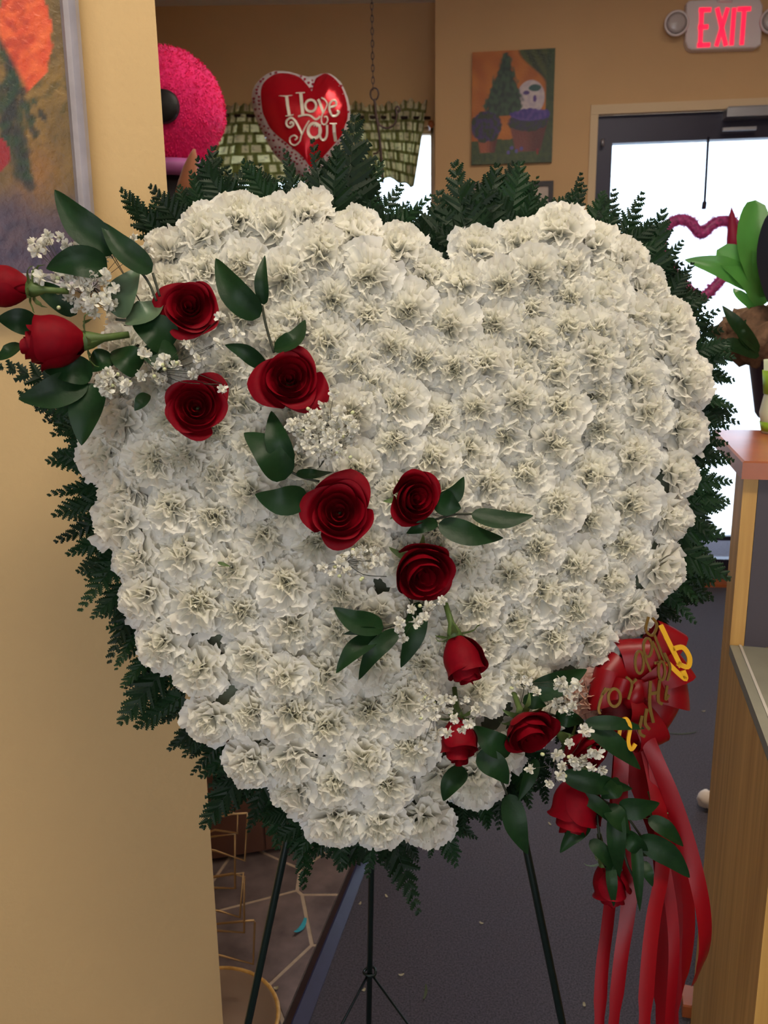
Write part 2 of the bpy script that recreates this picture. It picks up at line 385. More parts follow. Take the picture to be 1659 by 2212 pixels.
# glazed entrance door
dz = .02
ug = wu(wp(1312, 600)); zg = wp(1420, 303).z; zk = wp(1560, 1212).z
dr = struct('door_1', join(wbox(ud0, ug, .03, .09, 0, zd-.012), wbox(ug, ud1-.06, .03, .09, zg, zd-.012), wbox(ud1-.06, ud1, .03, .09, 0, zd-.012)), M['door_dark'])
part('bottom_rail', wbox(ug, ud1-.06, .035, .085, 0.02, zk), M['door_dark'], dr, False)
zm = wp(1560, 1165).z
part('push_bar', wbox(ug, ud1-.06, .02, .05, zm-.012, zm+.012), M['door_dark'], dr, False)
part('glass_pane', wbox(ug, ud1-.06, .058, .064, zk, zg), M['glass'], dr, False)
part('threshold', wbox(ud0, ud1, -.06, .1, 0, .018), M['redwood'], dr, False)
cl = part('door_closer', join(wbox(wu(wp(1565, 240)), wu(wp(1565, 240))+.34, -.05, .03, wp(1600, 256).z, wp(1600, 234).z, .006)), M['door_alu'], dr, False)
part('closer_arm', wbox(wu(wp(1558, 280)), wu(wp(1630, 280)), -.03, -.015, wp(1600, 284).z, wp(1600, 277).z), M['door_alu'], dr, False)
part('hinge_cap', tube([wp(1302, 300), wp(1302, 316)-dn*.0], .008, 10), M['door_alu'], dr)
# partition wall in front at left
C0 = PY(411, 1150, 1.21); C0.z = 0
wa = math.radians(20); wd = Vector((-math.cos(wa), -math.sin(wa), 0)); wn = Vector((-math.sin(wa), math.cos(wa), 0))   # to the left/near, and away
C1 = C0+wd*1.6
struct('wall_partition', prism([C0, C1, C1+wn*.04, C0+wn*.04], (0, 0, CEIL-.002)), M['wall_tan'])
PN = wn
def pw(px, py, off=0): return PP(px, py, C0-wn*off, wn)

# ================================================================== pictures
def paint_grid(name, corner, ux, uy, nx, ny, fn, mat_, parent, th=.004):
    """canvas: front face is a fine grid whose colours are the painted picture"""
    V, Fs, Cc = [], [], []
    for j in range(ny+1):
        for i in range(nx+1):
            V.append(corner+ux*(i/nx)+uy*(j/ny)); Cc.append(fn(i/nx, j/ny))
    for j in range(ny):
        for i in range(nx): a = j*(nx+1)+i; Fs.append((a, a+nx+1, a+nx+2, a+1))
    back = uy.cross(ux).normalized()*th
    k = len(V)
    ed = [i for i in range(nx+1)]+[(j+1)*(nx+1)-1 for j in range(1, ny+1)]+[ny*(nx+1)+i for i in range(nx-1, -1, -1)]+[j*(nx+1) for j in range(ny-1, 0, -1)]
    for e in ed: V.append(V[e]+back); Cc.append(Cc[e])
    n = len(ed)
    for i in range(n): Fs.append((ed[i], ed[(i+1) % n], k+(i+1) % n, k+i))
    Fs.append(tuple(k+i for i in range(n)))
    return part(name, (V, Fs), mat_, parent, False, col=Cc)
def lerp3(a, b, t): t = max(0, min(1, t)); return tuple(a[i]*(1-t)+b[i]*t for i in range(3))
def sstep(a, b, x): t = max(0, min(1, (x-a)/(b-a))); return t*t*(3-2*t)
def nz(x, y, s=1.0, z=0.0): return noise.noise(Vector((x*s, y*s, z)))
# large rose painting on the partition: corners in pixels -> plane
def fr(px, py): return pw(px, py, .03)
def pic_left(px, py):
    n1 = nz(px, py, .012); n2 = nz(px, py, .05, 3); n3 = nz(px+py*.8, py-px*.3, .035, 7)
    c = lerp3(S(104, 82, 44), S(140, 108, 52), .5+n1*.8+n2*.3)
    c = lerp3(c, S(78, 70, 34), sstep(.1, .5, n3+n1*.5)*.7)
    d = sstep(330, 520, py+n1*60-px*.15); c = lerp3(c, lerp3(S(58, 50, 74), S(88, 70, 84), .5+n3), d)
    c = lerp3(c, S(150, 100, 50), math.exp(-((px-80)/45)**2-((py-370)/60)**2)*.7)
    # dark stems and leaves
    for (x0, y0, x1, y1, wd_) in ((10, 90, 60, 400, 22), (0, 200, 50, 380, 26), (20, 130, 75, 290, 12), (55, 190, 100, 260, 4), (40, 100, 5, 330, 16)):
        t = max(0, min(1, ((px-x0)*(x1-x0)+(py-y0)*(y1-y0))/((x1-x0)**2+(y1-y0)**2)))
        dd = math.hypot(px-x0-t*(x1-x0), py-y0-t*(y1-y0))+n2*10
        c = lerp3(c, lerp3(S(40, 42, 40), S(36, 60, 40), .5+n3*2), sstep(wd_, wd_*.4, dd)*.85)
    e = ((px-48)/60)**2+((py-85)/122)**2+n1*.35+.25*nz(px, py, .03, 9)
    edge = px-(35+.38*(py)) if py > 120 else 99
    k = sstep(1.02, .92, e)*sstep(-14, 4, px-max(0, (py-70)*.52))
    red = lerp3(S(214, 70, 34), S(236, 104, 52), .5+n3*.9); red = lerp3(red, S(168, 40, 26), sstep(.15, .5, n2+n1)*.5)
    c = lerp3(c, red, k)
    k2 = sstep(1.05, .9, ((px+12)/34)**2+((py-335)/40)**2+n2*.2); c = lerp3(c, S(150, 30, 36), k2)
    k3 = sstep(1.05, .9, ((px+150)/90)**2+((py-220)/120)**2+n1*.4); c = lerp3(c, red, k3)
    return c
tr, br = fr(138, -90), fr(176, 600)
v0 = fr(137, 0); v1 = fr(172, 440); vup = (v0-v1).normalized(); vup = (vup-PN*vup.dot(PN)).normalized()
vleft = vup.cross(PN).normalized()
if vleft.x > 0: vleft = -vleft
BRc = fr(176, 592)          # inner bottom right corner of the canvas
Wc, Hc = .62, .92
pic = thing('framed_painting', 'large rose oil painting in a worn silver frame on the tan partition wall', 'painting', (BRc+vleft*Wc/2)[:])
def fn_left(u, v):
    p = BRc+vleft*Wc*(1-u)+vup*Hc*v; x, y, _ = proj(p); return pic_left(x, y)
paint_grid('canvas', BRc+vleft*Wc-PN*.0, -vleft*Wc, vup*Hc, 200, 300, fn_left, M['paint'], pic, .012)
fw = (fr(212, 590)-fr(174, 590)).length
def rail(p, q, inn, name):
    o = -inn
    pr = [(0, .0), (.15, .010), (.45, .006), (.8, .014), (1.0, .006), (1.0, -.022), (0, -.022)]
    V = []; d = (q-p).normalized()
    for s, P_ in ((-1, p), (1, q)):
        for a, h in pr: V.append(P_+o*(a*fw)+d*(s*a*fw)-PN*h)
    n = len(pr); Fs = [tuple(range(n)), tuple(range(2*n-1, n-1, -1))]+[(i, n+i, n+(i+1) % n, (i+1) % n) for i in range(n)]
    part(name, (V, Fs), M['frame'], pic, False)
c_br, c_tr, c_bl, c_tl = BRc, BRc+vup*Hc, BRc+vleft*Wc, BRc+vup*Hc+vleft*Wc
rail(c_br, c_tr, vleft, 'frame_rail'); rail(c_bl, c_br, vup, 'frame_rail'); rail(c_tr, c_tl, -vup, 'frame_rail'); rail(c_tl, c_bl, -vleft, 'frame_rail')
# still life canvas on the back wall
def pic_back(u, v):
    x, y = u, 1-v; n1 = nz(u, v, 6); n2 = nz(u, v, 22, 2)
    c = lerp3(S(196, 116, 40), S(172, 92, 32), .5+n1)
    if y > .78+.02*n1: c = lerp3(S(46, 66, 34), S(66, 82, 40), .5+n2)
    g_ = sstep(-.02, .03, x-(.56+.34*sstep(0, .32, y)-0.0*y)) * (1 if y < .34 else sstep(.0, .05, x-.88)); c = lerp3(c, lerp3(S(44, 54, 32), S(74, 84, 44), .5+.5*math.sin((x*1.2-y)*38)+n2*.5), g_)
    if x > .9-.1*max(0, y-.55): c = lerp3(S(40, 58, 34), S(60, 76, 40), .5+n2)
    d = ((x-.72)/.17)**2+((y-.42)/.155)**2
    c = lerp3(c, lerp3(S(206, 192, 190), S(180, 164, 178), .5+n2), sstep(1.05, .95, d))
    for (a, b_, ra, rb, cc) in ((.77, .335, .075, .03, S(40, 84, 84)), (.665, .375, .04, .018, S(74, 52, 120)), (.77, .43, .022, .03, S(80, 50, 130)), (.60, .52, .09, .035, S(206, 192, 190))):
        c = lerp3(c, cc, sstep(1.2, .8, ((x-a)/ra)**2+((y-b_)/rb)**2+n2*.3))
    # conical topiary
    hw = .03+.21*((y-.03)/.45) if y < .48 else .235-.6*(y-.48)
    tre = lerp3(S(30, 50, 46), S(56, 84, 62), .5+n2*1.6)
    if .02 < y < .57: c = lerp3(c, tre, sstep(.02, -.02, abs(x-.40+ (y-.3)*.05)-hw-n2*.05))
    def pot(cx, y0, y1, w0, w1, cc):
        if y0 < y < y1: 
            h = w0+(w1-w0)*(y-y0)/(y1-y0); return lerp3(c, lerp3(cc, S(90, 40, 40), sstep(-.05, .1, x-cx)), sstep(.012, -.012, abs(x-cx)-h))
        return c
    c = pot(.70, .62, .90, .24, .15, S(120, 62, 58)); c = pot(.20, .74, .90, .13, .09, S(160, 84, 56))
    c = lerp3(c, lerp3(S(40, 52, 36), S(60, 44, 96), .5+n2*2), sstep(1.08, .92, ((x-.18)/.19)**2+((y-.66)/.14)**2+n2*.3))
    c = lerp3(c, lerp3(S(44, 56, 40), S(50, 40, 80), .5+n2), sstep(1.1, .9, ((x-.70)/.25)**2+((y-.63)/.085)**2+n2*.3))
    c = lerp3(c, lerp3(S(64, 44, 130), S(90, 66, 150), .5+n2*2), sstep(1.1, .9, ((x-.72)/.24)**2+((y-.57)/.055)**2+n2*.5))
    for a, b_ in ((.5, .86), (.56, .89), (.46, .90), (.62, .87)): c = lerp3(c, S(90, 80, 150), sstep(1.1, .8, ((x-a)/.022)**2+((y-b_)/.018)**2))
    c = lerp3(c, S(130, 30, 34), sstep(1.1, .8, ((x-.82)/.015)**2+((y-.9)/.03)**2))
    return c
A = PP(1020, 113, B0-dn*.022, dn); Bq = PP(1199, 107, B0-dn*.022, dn); Cq = PP(1018, 356, B0-dn*.022, dn)
pic2 = thing('canvas_painting', 'unframed canvas painting of potted topiary and purple flowers on ochre wall', 'painting', Cq[:])
Uq = dx*((Bq-A).length); Vq = Vector((0, 0, (A-Cq).length))
paint_grid('canvas', Cq, Uq, Vq, 110, 150, pic_back, M['paint'], pic2, .02)
A = wp(996, 398); wq = (wp(1195, 398)-A).length
u0 = wu(A); zt = A.z
pic3 = thing('framed_print', 'black framed print with a pale mat, hung under the topiary canvas', 'picture', (B0+dx*(u0+wq/2)+Vector((0, 0, zt-.42)))[:])
t = .022
part('frame', join(wbox(u0, u0+wq, -.02, 0, zt-t, zt), wbox(u0, u0+wq, -.02, 0, zt-.42, zt-.42+t), wbox(u0, u0+t, -.02, 0, zt-.42+t, zt-t), wbox(u0+wq-t, u0+wq, -.02, 0, zt-.42+t, zt-t)), M['frame_black'], pic3, False)
part('mat_board', wbox(u0+t, u0+wq-t, -.008, -.002, zt-.42+t, zt-t), M['matboard'], pic3, False)

# ================================================================== exit sign
def ep(px, py, off): return PP(px, py, B0-dn*off, dn)
ex = thing('exit_sign', 'white emergency exit sign with lit red letters and lamp heads above the door', 'exit sign', ep(1560, 112, .03)[:])
o_ = .05
q = [(1484, 8), (1478, 14), (1476, 96), (1482, 110), (1490, 114), (1626, 110), (1638, 103), (1642, 20), (1636, 6), (1622, 2)]
part('housing', prism([ep(x, y, .002) for x, y in q][::-1], -dn*.045, .006), M['exit_body'], ex, False)
def glyph(name, strokes, off, wpx, mt, parent, th=.003, f=None):
    gs = []
    for st in strokes:
        pts = st['p']; ws = st.get('w', wpx)
        pts3 = [f(x, y, off) for x, y in pts]
        nn = -dn if parent is ex else FW*-1
        def wdir(i, pts3=pts3, nn=nn):
            d = pts3[min(i+1, len(pts3)-1)]-pts3[max(i-1, 0)]
            if d.length < 1e-9: d = Vector((1, 0, 0))
            return d.normalized().cross(nn).normalized()
        sc_ = (f(pts[0][0]+1, pts[0][1], off)-f(pts[0][0], pts[0][1], off)).length
        wl = [w_*sc_ for w_ in ws] if isinstance(ws, (list, tuple)) else ws*sc_
        gs.append(solid_strip(pts3, wl, wdir, nn, th))
    return part(name, join(*gs), mt, parent, False)
G = lambda x, y, off: ep(x, y, off)
glyph('letter', [{'p': [(1516, 18), (1512, 102)]}, {'p': [(1510, 22), (1536, 21)]}, {'p': [(1508, 59), (1530, 58)]}, {'p': [(1506, 98), (1534, 97)]}], .0475, 9, M['exit_red'], ex, f=G)
glyph('letter', [{'p': [(1549, 17), (1568, 99)]}, {'p': [(1572, 17), (1547, 100)]}], .0475, 9, M['exit_red'], ex, f=G)
glyph('letter', [{'p': [(1586, 17), (1580, 98)]}], .0475, 9, M['exit_red'], ex, f=G)
glyph('letter', [{'p': [(1608, 17), (1602, 97)]}, {'p': [(1593, 20), (1622, 19)]}], .0475, 9, M['exit_red'], ex, f=G)
bk = ep(1560, 0, 0)
part('mounting_bracket', prism([ep(1536, -14, .002), ep(1580, -14, .002), ep(1576, 14, .002), ep(1544, 14, .002)][::-1], -dn*.055, .008), M['exit_body'], ex, False)
Rl = Matrix((dx, Vector((0, 0, 1)), -dn)).transposed()
for cx, cy, g in ((1457, 57, 0), (1662, 52, 1)):
    c = ep(cx, cy, .02); L = part('lamp_head', lathe([(.0, 0), (.030, 0), (.052, .03), (.055, .045), (.050, .05), (.046, .046)], c, 24, Rl), M['exit_body'], ex)
    part('lamp_lens', lathe([(.046, .046), (.03, .054), (0.0001, .057)], c, 24, Rl), M['exit_lens'], L)
    part('lamp_arm', tube([ep(cx+(14 if not g else -14), cy, .03), ep(1482 if not g else 1640, cy, .03)], .02, 10), M['exit_body'], ex)

# ================================================================== valance, rod, hanger, balloon, plush
YV = 4.62
rodz = PY(850, 232, YV).z
vl = thing('window_valance', 'green and cream checked cloth valance over the bright window', 'valance', PY(690, 395, YV)[:])
top_px = [(395, 245), (470, 236), (520, 224), (565, 228), (640, 232), (760, 222), (800, 228), (835, 225), (880, 217), (922, 222)]
bot_px = [(395, 412), (430, 405), (500, 402), (600, 396), (700, 390), (760, 392), (820, 382), (850, 388), (880, 400), (893, 404)]
def interp(a, t):
    n = len(a)-1; x = t*n; i = min(int(x), n-1); f = x-i; return a[i][0]*(1-f)+a[i+1][0]*f, a[i][1]*(1-f)+a[i+1][1]*f
V, Fs, UV = [], [], []; nx, ny = 170, 14
for j in range(ny+1):
    for i in range(nx+1):
        t = i/nx; a = interp(top_px, t); b = interp(bot_px, t); s = j/ny
        x = a[0]*(1-s)+b[0]*s; y = a[1]*(1-s)+b[1]*s
        fold = math.sin(t*95+.8*math.sin(t*31))*(.012+.018*s) + math.sin(t*37)*.015*s
        if j == 0: y += 4*math.sin(t*150)+3*math.sin(t*61)
        if j == ny: y += 3*math.sin(t*48)
        V.append(PY(x, y, YV+fold)); UV.append((t*26+.15*math.sin(t*95), (1-s)*9))
for j in range(ny):
    for i in range(nx): a = j*(nx+1)+i; Fs.append((a, a+1, a+nx+2, a+nx+1))
cl = part('cloth', (V, Fs), M['curtain'], vl, True, uv=UV)
sm = cl.modifiers.new('thick', 'SOLIDIFY'); sm.thickness = .003
r0, r1 = PY(385, 248, YV), PY(930, 255, YV)
part('curtain_rod', tube([r0, r1], .008, 8), M['iron'], vl)
part('rod_finial', lathe([(0.0001, -.02), (.012, -.014), (.018, 0), (.012, .014), (.0001, .02)], PY(931, 268, YV), 12), M['redwood'], vl)
part('rod_bracket', tube([PY(931, 268, YV), PY(931, 268, YV)+Vector((0, .13, 0))], .006, 8), M['redwood'], vl)
# hanging chain with ring and scrolled hook
YH = 3.1
hg = thing('hanging_plant_hook', 'dark iron plant hook with scroll on a long chain before the valance', 'hook', PY(805, 200, YH)[:])
gs = []
zt_, zb = CEIL, PY(806, 193, YH).z; xh = PY(806, 193, YH).x
nl = int((zt_-zb)/.019)
for i in range(nl):
    zc = zt_-.010-i*(zt_-zb)/nl; pts = []
    for k in range(10):
        a = 2*PI*k/10; u, v = .0045*math.cos(a), .0125*math.sin(a)
        pts.append((xh+(u if i % 2 else 0), YH+(0 if i % 2 else u), zc+v))
    gs.append(tube(pts, .0016, 5, closed=True))
part('chain', join(*gs), M['iron'], hg)
rc = PY(809, 203, YH); part('ring', tube([rc+Vector((.014*math.cos(a*PI/8), 0, .019*math.sin(a*PI/8))) for a in range(16)], .003, 6, closed=True), M['iron'], hg)
part('hook_stem', tube(smoothline([PY(x, y, YH) for x, y in ((809, 214), (811, 240), (815, 265), (820, 300), (824, 345), (827, 395))], 4), .0042, 8), M['iron'], hg)
part('scroll', tube(smoothline([PY(x, y, YH) for x, y in ((815, 255), (820, 270), (836, 277), (852, 268), (857, 248), (855, 235), (860, 230), (864, 238), (859, 243))], 4), .0036, 8), M['iron'], hg)
part('scroll', tube(smoothline([PY(x, y, YH) for x, y in ((822, 320), (815, 330), (806, 332))], 4), .003, 8), M['iron'], hg)
# balloon
YB = 3.3
bz = lambda x, y: ((x-530)/6.144+0, (y-130)/6.144+0)
outer = [(545, 224), (546, 195), (563, 170), (585, 156), (600, 153), (625, 155), (653, 163), (675, 165), (707, 158), (733, 174), (745, 195), (753, 217), (757, 246), (753, 270), (745, 289), (725, 325), (700, 362), (675, 401), (650, 388), (624, 365), (595, 336), (574, 300), (552, 253)]
inner = [(566, 235), (565, 188), (588, 163), (617, 158), (646, 166), (664, 184), (677, 199), (680, 174), (690, 164), (707, 159), (733, 181), (748, 217), (751, 253), (745, 272), (738, 292), (715, 320), (689, 350), (680, 360), (671, 362), (653, 338), (617, 307), (588, 282), (574, 258)]
bl = thing('foil_balloon', 'red heart shaped foil balloon with white lettering in front of the valance', 'balloon', PY(655, 280, YB)[:])
def ccr(poly, n):
    P = [Vector((x, y, 0)) for x, y in poly]; out = []; m = len(P)
    for i in range(m):
        a, b, c, d = P[i-1], P[i], P[(i+1) % m], P[(i+2) % m]
        for k in range(n):
            t = k/n; out.append(0.5*((2*b)+(c-a)*t+(2*a-5*b+4*c-d)*t*t+(3*b-a-3*c+d)*t**3))
    return [(p.x, p.y) for p in out]
OC = ccr(outer, 6); cb = (657, 255)
def bdist(x, y):
    best = 1e9
    for i in range(len(OC)):
        ax, ay = OC[i-1]; bx, by = OC[i]; t = max(0, min(1, ((x-ax)*(bx-ax)+(y-ay)*(by-ay))/((bx-ax)**2+(by-ay)**2+1e-9)))
        best = min(best, math.hypot(x-ax-t*(bx-ax), y-ay-t*(by-ay)))
    return best
def bh(x, y):
    d = min(bdist(x, y)/75, 1); return .075*math.sqrt(max(0, 1-(1-d)**2))
def bpt(x, y, off=0.0, sgn=1):
    h = bh(x, y); w_ = .004*math.sin(x*.35+y*.22)*(1-min(1, bdist(x, y)/30)) if sgn > 0 else 0
    return PY(x, y, YB-sgn*(h+w_+off))
def heart_sheet(curve, off, sgn, rings=12):
    V = [bpt(cb[0], cb[1], off, sgn)]; Fs = []; n = len(curve)
    for r in range(1, rings+1):
        t = (r/rings)**.75
        for x, y in curve: V.append(bpt(cb[0]+(x-cb[0])*t, cb[1]+(y-cb[1])*t, off, sgn))
    for i in range(n): Fs.append((0, 1+i, 1+(i+1) % n) if sgn > 0 else (0, 1+(i+1) % n, 1+i))
    for r in range(rings-1):
        for i in range(n):
            a, b = 1+r*n+i, 1+r*n+(i+1) % n; f = (a, a+n, b+n, b); Fs.append(f if sgn > 0 else f[::-1])
    return V, Fs
part('foil_body', join(heart_sheet(OC, 0, 1), heart_sheet(OC, 0, -1)), M['balloon_rim'], bl)
part('red_panel', heart_sheet(ccr(inner, 6), .0025, 1), M['balloon_red'], bl)
gs = []; rs = random.Random(5)
IC = ccr(inner, 4)
def inside(x, y, poly):
    c = False; n = len(poly)
    for i in range(n):
        x0, y0 = poly[i-1]; x1, y1 = poly[i]
        if (y0 > y) != (y1 > y) and x < (x1-x0)*(y-y0)/(y1-y0)+x0: c = not c
    return c
def near_poly(x, y, poly):
    return min(math.hypot(x-a, y-b) for a, b in poly)
pts = []
for k in range(2500):
    x, y = rs.uniform(540, 760), rs.uniform(150, 400)
    if inside(x, y, OC) and not inside(x, y, IC) and near_poly(x, y, OC) > 3 and near_poly(x, y, IC) > 3.2 and all(math.hypot(x-a, y-b) > 7.2 for a, b in pts): pts.append((x, y))
for x, y in pts:
    r = rs.uniform(2.2, 3.6); sh = [(0, 1), (-.9, 0), (-.8, -.6), (-.35, -.8), (0, -.45), (.35, -.8), (.8, -.6), (.9, 0)]
    V = [bpt(x+a*r, y+b*r, .003) for a, b in sh]; gs.append((V, [tuple(range(8))]))
part('printed_hearts', join(*gs), M['balloon_dot'], bl, False)['kind'] = 'stuff'
def zz(pts): return [(530+x/6.144, 130+y/6.144) for x, y in pts]
def sl2(pts, n=5): return [(p.x, p.y) for p in smoothline([(x, y, 0) for x, y in pts], n)]
def ell(cx, cy, rx, ry, n=24, a0=0, a1=2*PI): return [(cx+rx*math.cos(a0+(a1-a0)*k/n), cy+ry*math.sin(a0+(a1-a0)*k/n)) for k in range(n+1)]
BG = lambda x, y, off: bpt(x, y, off)
def bletter(strokes): glyph('letter', [{'p': zz(p), 'w': [q*.78 for q in w_] if isinstance(w_, list) else w_*.78} for p, w_ in strokes], .005, 5, M['balloon_txt'], bl, .0008, BG)
bletter([([(445, 472), (530, 478), (625, 466)], [1.2, 3.5, 1.2]), ([(548, 478), (562, 600), (585, 735)], 8.5), ([(535, 742), (590, 735), (640, 725)], 3)])
bletter([([(668, 436), (790, 430)], 2.6), ([(735, 438), (750, 590), (765, 735)], 9), (sl2([(700, 748), (780, 728), (860, 735), (930, 785), (975, 765), (990, 740)]), 5.2)])
bletter([(ell(868, 605, 72, 78), 6.5)])
bletter([(sl2([(965, 520), (985, 560), (1030, 680), (1042, 690)]), 7), (sl2([(1040, 690), (1085, 590), (1060, 530), (1010, 500), (1055, 520)]), 3.5), (sl2([(1035, 680), (1010, 770), (1020, 840), (1060, 850), (1092, 800), (1080, 750), (1045, 755)]), 3.8)])
bletter([(sl2([(1110, 625), (1200, 600), (1205, 550), (1165, 530), (1120, 580), (1118, 660), (1150, 730), (1205, 735), (1242, 690), (1215, 670)]), 5.6)])
bletter([(sl2([(590, 850), (610, 820), (640, 850), (600, 890), (555, 870), (548, 810), (600, 765), (650, 790), (700, 870), (755, 985)]), 5.6), (sl2([(850, 800), (800, 880), (745, 1000), (720, 1080), (660, 1128), (600, 1100), (595, 1030), (650, 998), (690, 1030), (655, 1060)]), 4.2)])
bletter([(ell(915, 935, 82, 98), 8), (sl2([(905, 880), (935, 860), (950, 890)]), 3)])
bletter([(sl2([(990, 850), (985, 950), (1000, 1030), (1040, 1060), (1080, 1000), (1085, 860)]), 6), ([(1120, 842), (1215, 842)], 2.4), ([(1175, 845), (1180, 960), (1200, 1080)], 8)])
kn = bpt(672, 398)
part('balloon_neck', tube([kn, kn-Vector((0, 0, .03))], [.006, .003], 8), M['balloon_rim'], bl)
wz_ = Vector((kn.x, kn.y, 0.03))
part('balloon_ribbon', tube(smoothline([kn-Vector((0, 0, .03)), (kn.x+.02, kn.y, .9), (kn.x-.01, kn.y, .4), wz_], 6), .0016, 5), M['satin'], bl)
part('balloon_weight', lathe([(.0001, 0), (.035, 0), (.04, .01), (.03, .05), (.008, .06), (.0001, .06)], (kn.x, kn.y, 0), 16), M['balloon_red'], bl)
# pink plush toy peeking past the partition, on a small stool
YPl = 2.35
pc = PY(360, 242, YPl); rp = 116/FPX*YPl*.985
pl = thing('plush_toy', 'hot pink plush toy with round black eye peeking past the partition wall', 'plush toy', (pc.x, pc.y, pc.z-.5))
V, Fs = lathe([(math.sin(a*PI/28), -math.cos(a*PI/28)) for a in range(29)], (0, 0, 0), 44)
V2 = []
for v in V:
    v = Vector(v); n = v.normalized(); k = 1+.03*noise.noise(n*4)+.012*noise.noise(n*13)
    sx = 1.0-.18*max(0, -n.z-.2)
    seam = -.05*math.exp(-((n.x-.45-.3*n.z)/.035)**2)*(1 if n.z > .35 and n.y < 0.3 else 0)
    V2.append(pc+Vector((n.x*sx, n.y*sx, n.z*1.02))*rp*(k+seam))
part('head', (V2, Fs), M['plush'], pl)
rf_ = random.Random(17); gs = []
for k in range(15000):
    n_ = Vector((rf_.gauss(0, 1), rf_.gauss(0, 1), rf_.gauss(0, 1))).normalized()
    if n_.y > .5: continue
    p_ = pc+Vector((n_.x*(1-.18*max(0, -n_.z-.2)), n_.y*(1-.18*max(0, -n_.z-.2)), n_.z*1.02))*rp*1.0
    t_ = (n_*.55+Vector((0, 0, -.6))+Vector((rf_.gauss(0, .4), rf_.gauss(0, .4), rf_.gauss(0, .4)))).normalized(); e_ = t_.cross(n_).normalized()*.0017
    gs.append(([p_-e_, p_+e_, p_+t_*rf_.uniform(.005, .009)], [(0, 1, 2)]))
fu = part('fur', join(*gs), M['plush'], pl, False); fu['kind'] = 'stuff'
ec = PY(351, 228, pc.y-rp*1.03)
Re = Matrix.Rotation(PI/2, 3, 'X')
part('eye', lathe([(.0001, .012), (.022, .010), (.036, .003), (.040, -.01)], ec, 24, Re), M['black'], pl)
part('collar', lathe([(.11, -.02), (.125, 0), (.11, .015), (.09, .02)], (pc.x+.01, pc.y, pc.z-rp*.98), 28), M['lilac'], pl)
part('body', lathe([(.0001, -.36), (.11, -.35), (.135, -.24), (.12, -.1), (.07, 0), (.0001, .01)], (pc.x+.0, pc.y, pc.z-rp*.98), 24), M['black'], pl)
b0_, b1_ = PY(400, 425, YPl-.17), PY(420, 322, YPl-.17)
part('arm', tube([b0_, b0_.lerp(b1_, .3), b0_.lerp(b1_, .6), b0_.lerp(b1_, .85), b1_], [.026, .023, .018, .010, .003], 14), M['plush_tan'], pl)
zs = pc.z-rp*.98-.36
st = thing('wooden_stool', 'dark wooden stool under the pink plush toy behind the partition', 'stool', (pc.x, pc.y, 0))
part('seat', lathe([(.0001, zs-.03), (.15, zs-.03), (.16, zs-.015), (.15, zs), (.0001, zs)], (pc.x, pc.y, 0), 24), M['cabinet'], st)
for sx in (-1, 1):
    for sy in (-1, 1): part('leg', tube([(pc.x+sx*.08, pc.y+sy*.08, zs-.03), (pc.x+sx*.13, pc.y+sy*.13, 0)], .014, 8), M['cabinet'], st)

# ================================================================== low things behind the wreath
# reddish brown cabinet
k0, k1 = PZ(470, 1868, 0), PZ(660, 1836, 0); kd = (k1-k0).normalized(); kn_ = Vector((-kd.y, kd.x, 0))
ka, kb = k0-kd*.55, k0+kd*.52
def kbox(a, b, n0, n1, z0, z1, bev=0): return prism([k0+kd*a+kn_*n0, k0+kd*b+kn_*n0, k0+kd*b+kn_*n1, k0+kd*a+kn_*n1], (0, 0, z1-z0), bev) if z0 == 0 else prism([(p.x, p.y, z0) for p in (k0+kd*a+kn_*n0, k0+kd*b+kn_*n0, k0+kd*b+kn_*n1, k0+kd*a+kn_*n1)], (0, 0, z1-z0), bev)
cb_ = thing('low_cabinet', 'low reddish brown cabinet on the flagstones behind the wreath', 'cabinet', ((ka+kb)/2)[:])
part('body', kbox(-.10, .48, .02, .26, 0, .62), M['cabinet'], cb_, False)
kseam = .125
part('door', kbox(-.09, kseam-.003, 0, .019, .02, .60, .002), M['cabinet'], cb_, False)
part('door', kbox(kseam+.003, .47, 0, .019, .02, .60, .002), M['cabinet'], cb_, False)
# wire display rack with a round base plate
rk = thing('wire_display_rack', 'brass wire display rack with round base plate behind the tan partition', 'display rack', (-.37, 1.405, .0105))
part('base_plate', lathe([(.0001, 0), (.137, 0), (.14, .004), (.137, .010), (.128, .010), (.122, .005), (.06, .012), (.0001, .018)], (-.362, 1.402, .0105), 48), M['tin'], rk)
part('rim', tube([(-.362+.136*math.cos(a*PI/20), 1.402+.136*math.sin(a*PI/20), .020) for a in range(40)], .0045, 8, closed=True), M['desk_tan'], rk)
part('pole', tube([(-.405, 1.43, .02), (-.405, 1.43, 1.15)], .007, 10), M['gold_wire'], rk)
zr = lambda x, y, Y=1.47: PY(400+x/2.963, 1600+y/2.963, Y)
for pts in ([(120, 600), (190, 570+1), (335, 592), (335, 470), (250, 455)], [(100, 630), (190, 612), (318, 598), (320, 945), (208, 942), (90, 938)], [(60, 680), (195, 705), (382, 768), (398, 500), (395, 465), (300, 470)],
            [(80, 890), (208, 870), (372, 845), (350, 1130), (225, 1092), (60, 1060)], [(120, 880), (300, 850), (378, 870), (378, 1228), (230, 1218), (80, 1210)], [(80, 1190), (225, 1170), (440, 1150), (446, 1165), (436, 1430), (240, 1378), (80, 1340)],
            [(60, 230), (165, 215), (285, 203)]):
    p0 = Vector((-.405, 1.43, 0)); P_ = [zr(*p) for p in pts]; a = p0.copy(); a.z = P_[0].z; b = p0.copy(); b.z = P_[-1].z
    part('wire_loop', tube([a]+P_+([b] if len(pts) > 3 else []), .0024, 6), M['gold_wire'], rk)
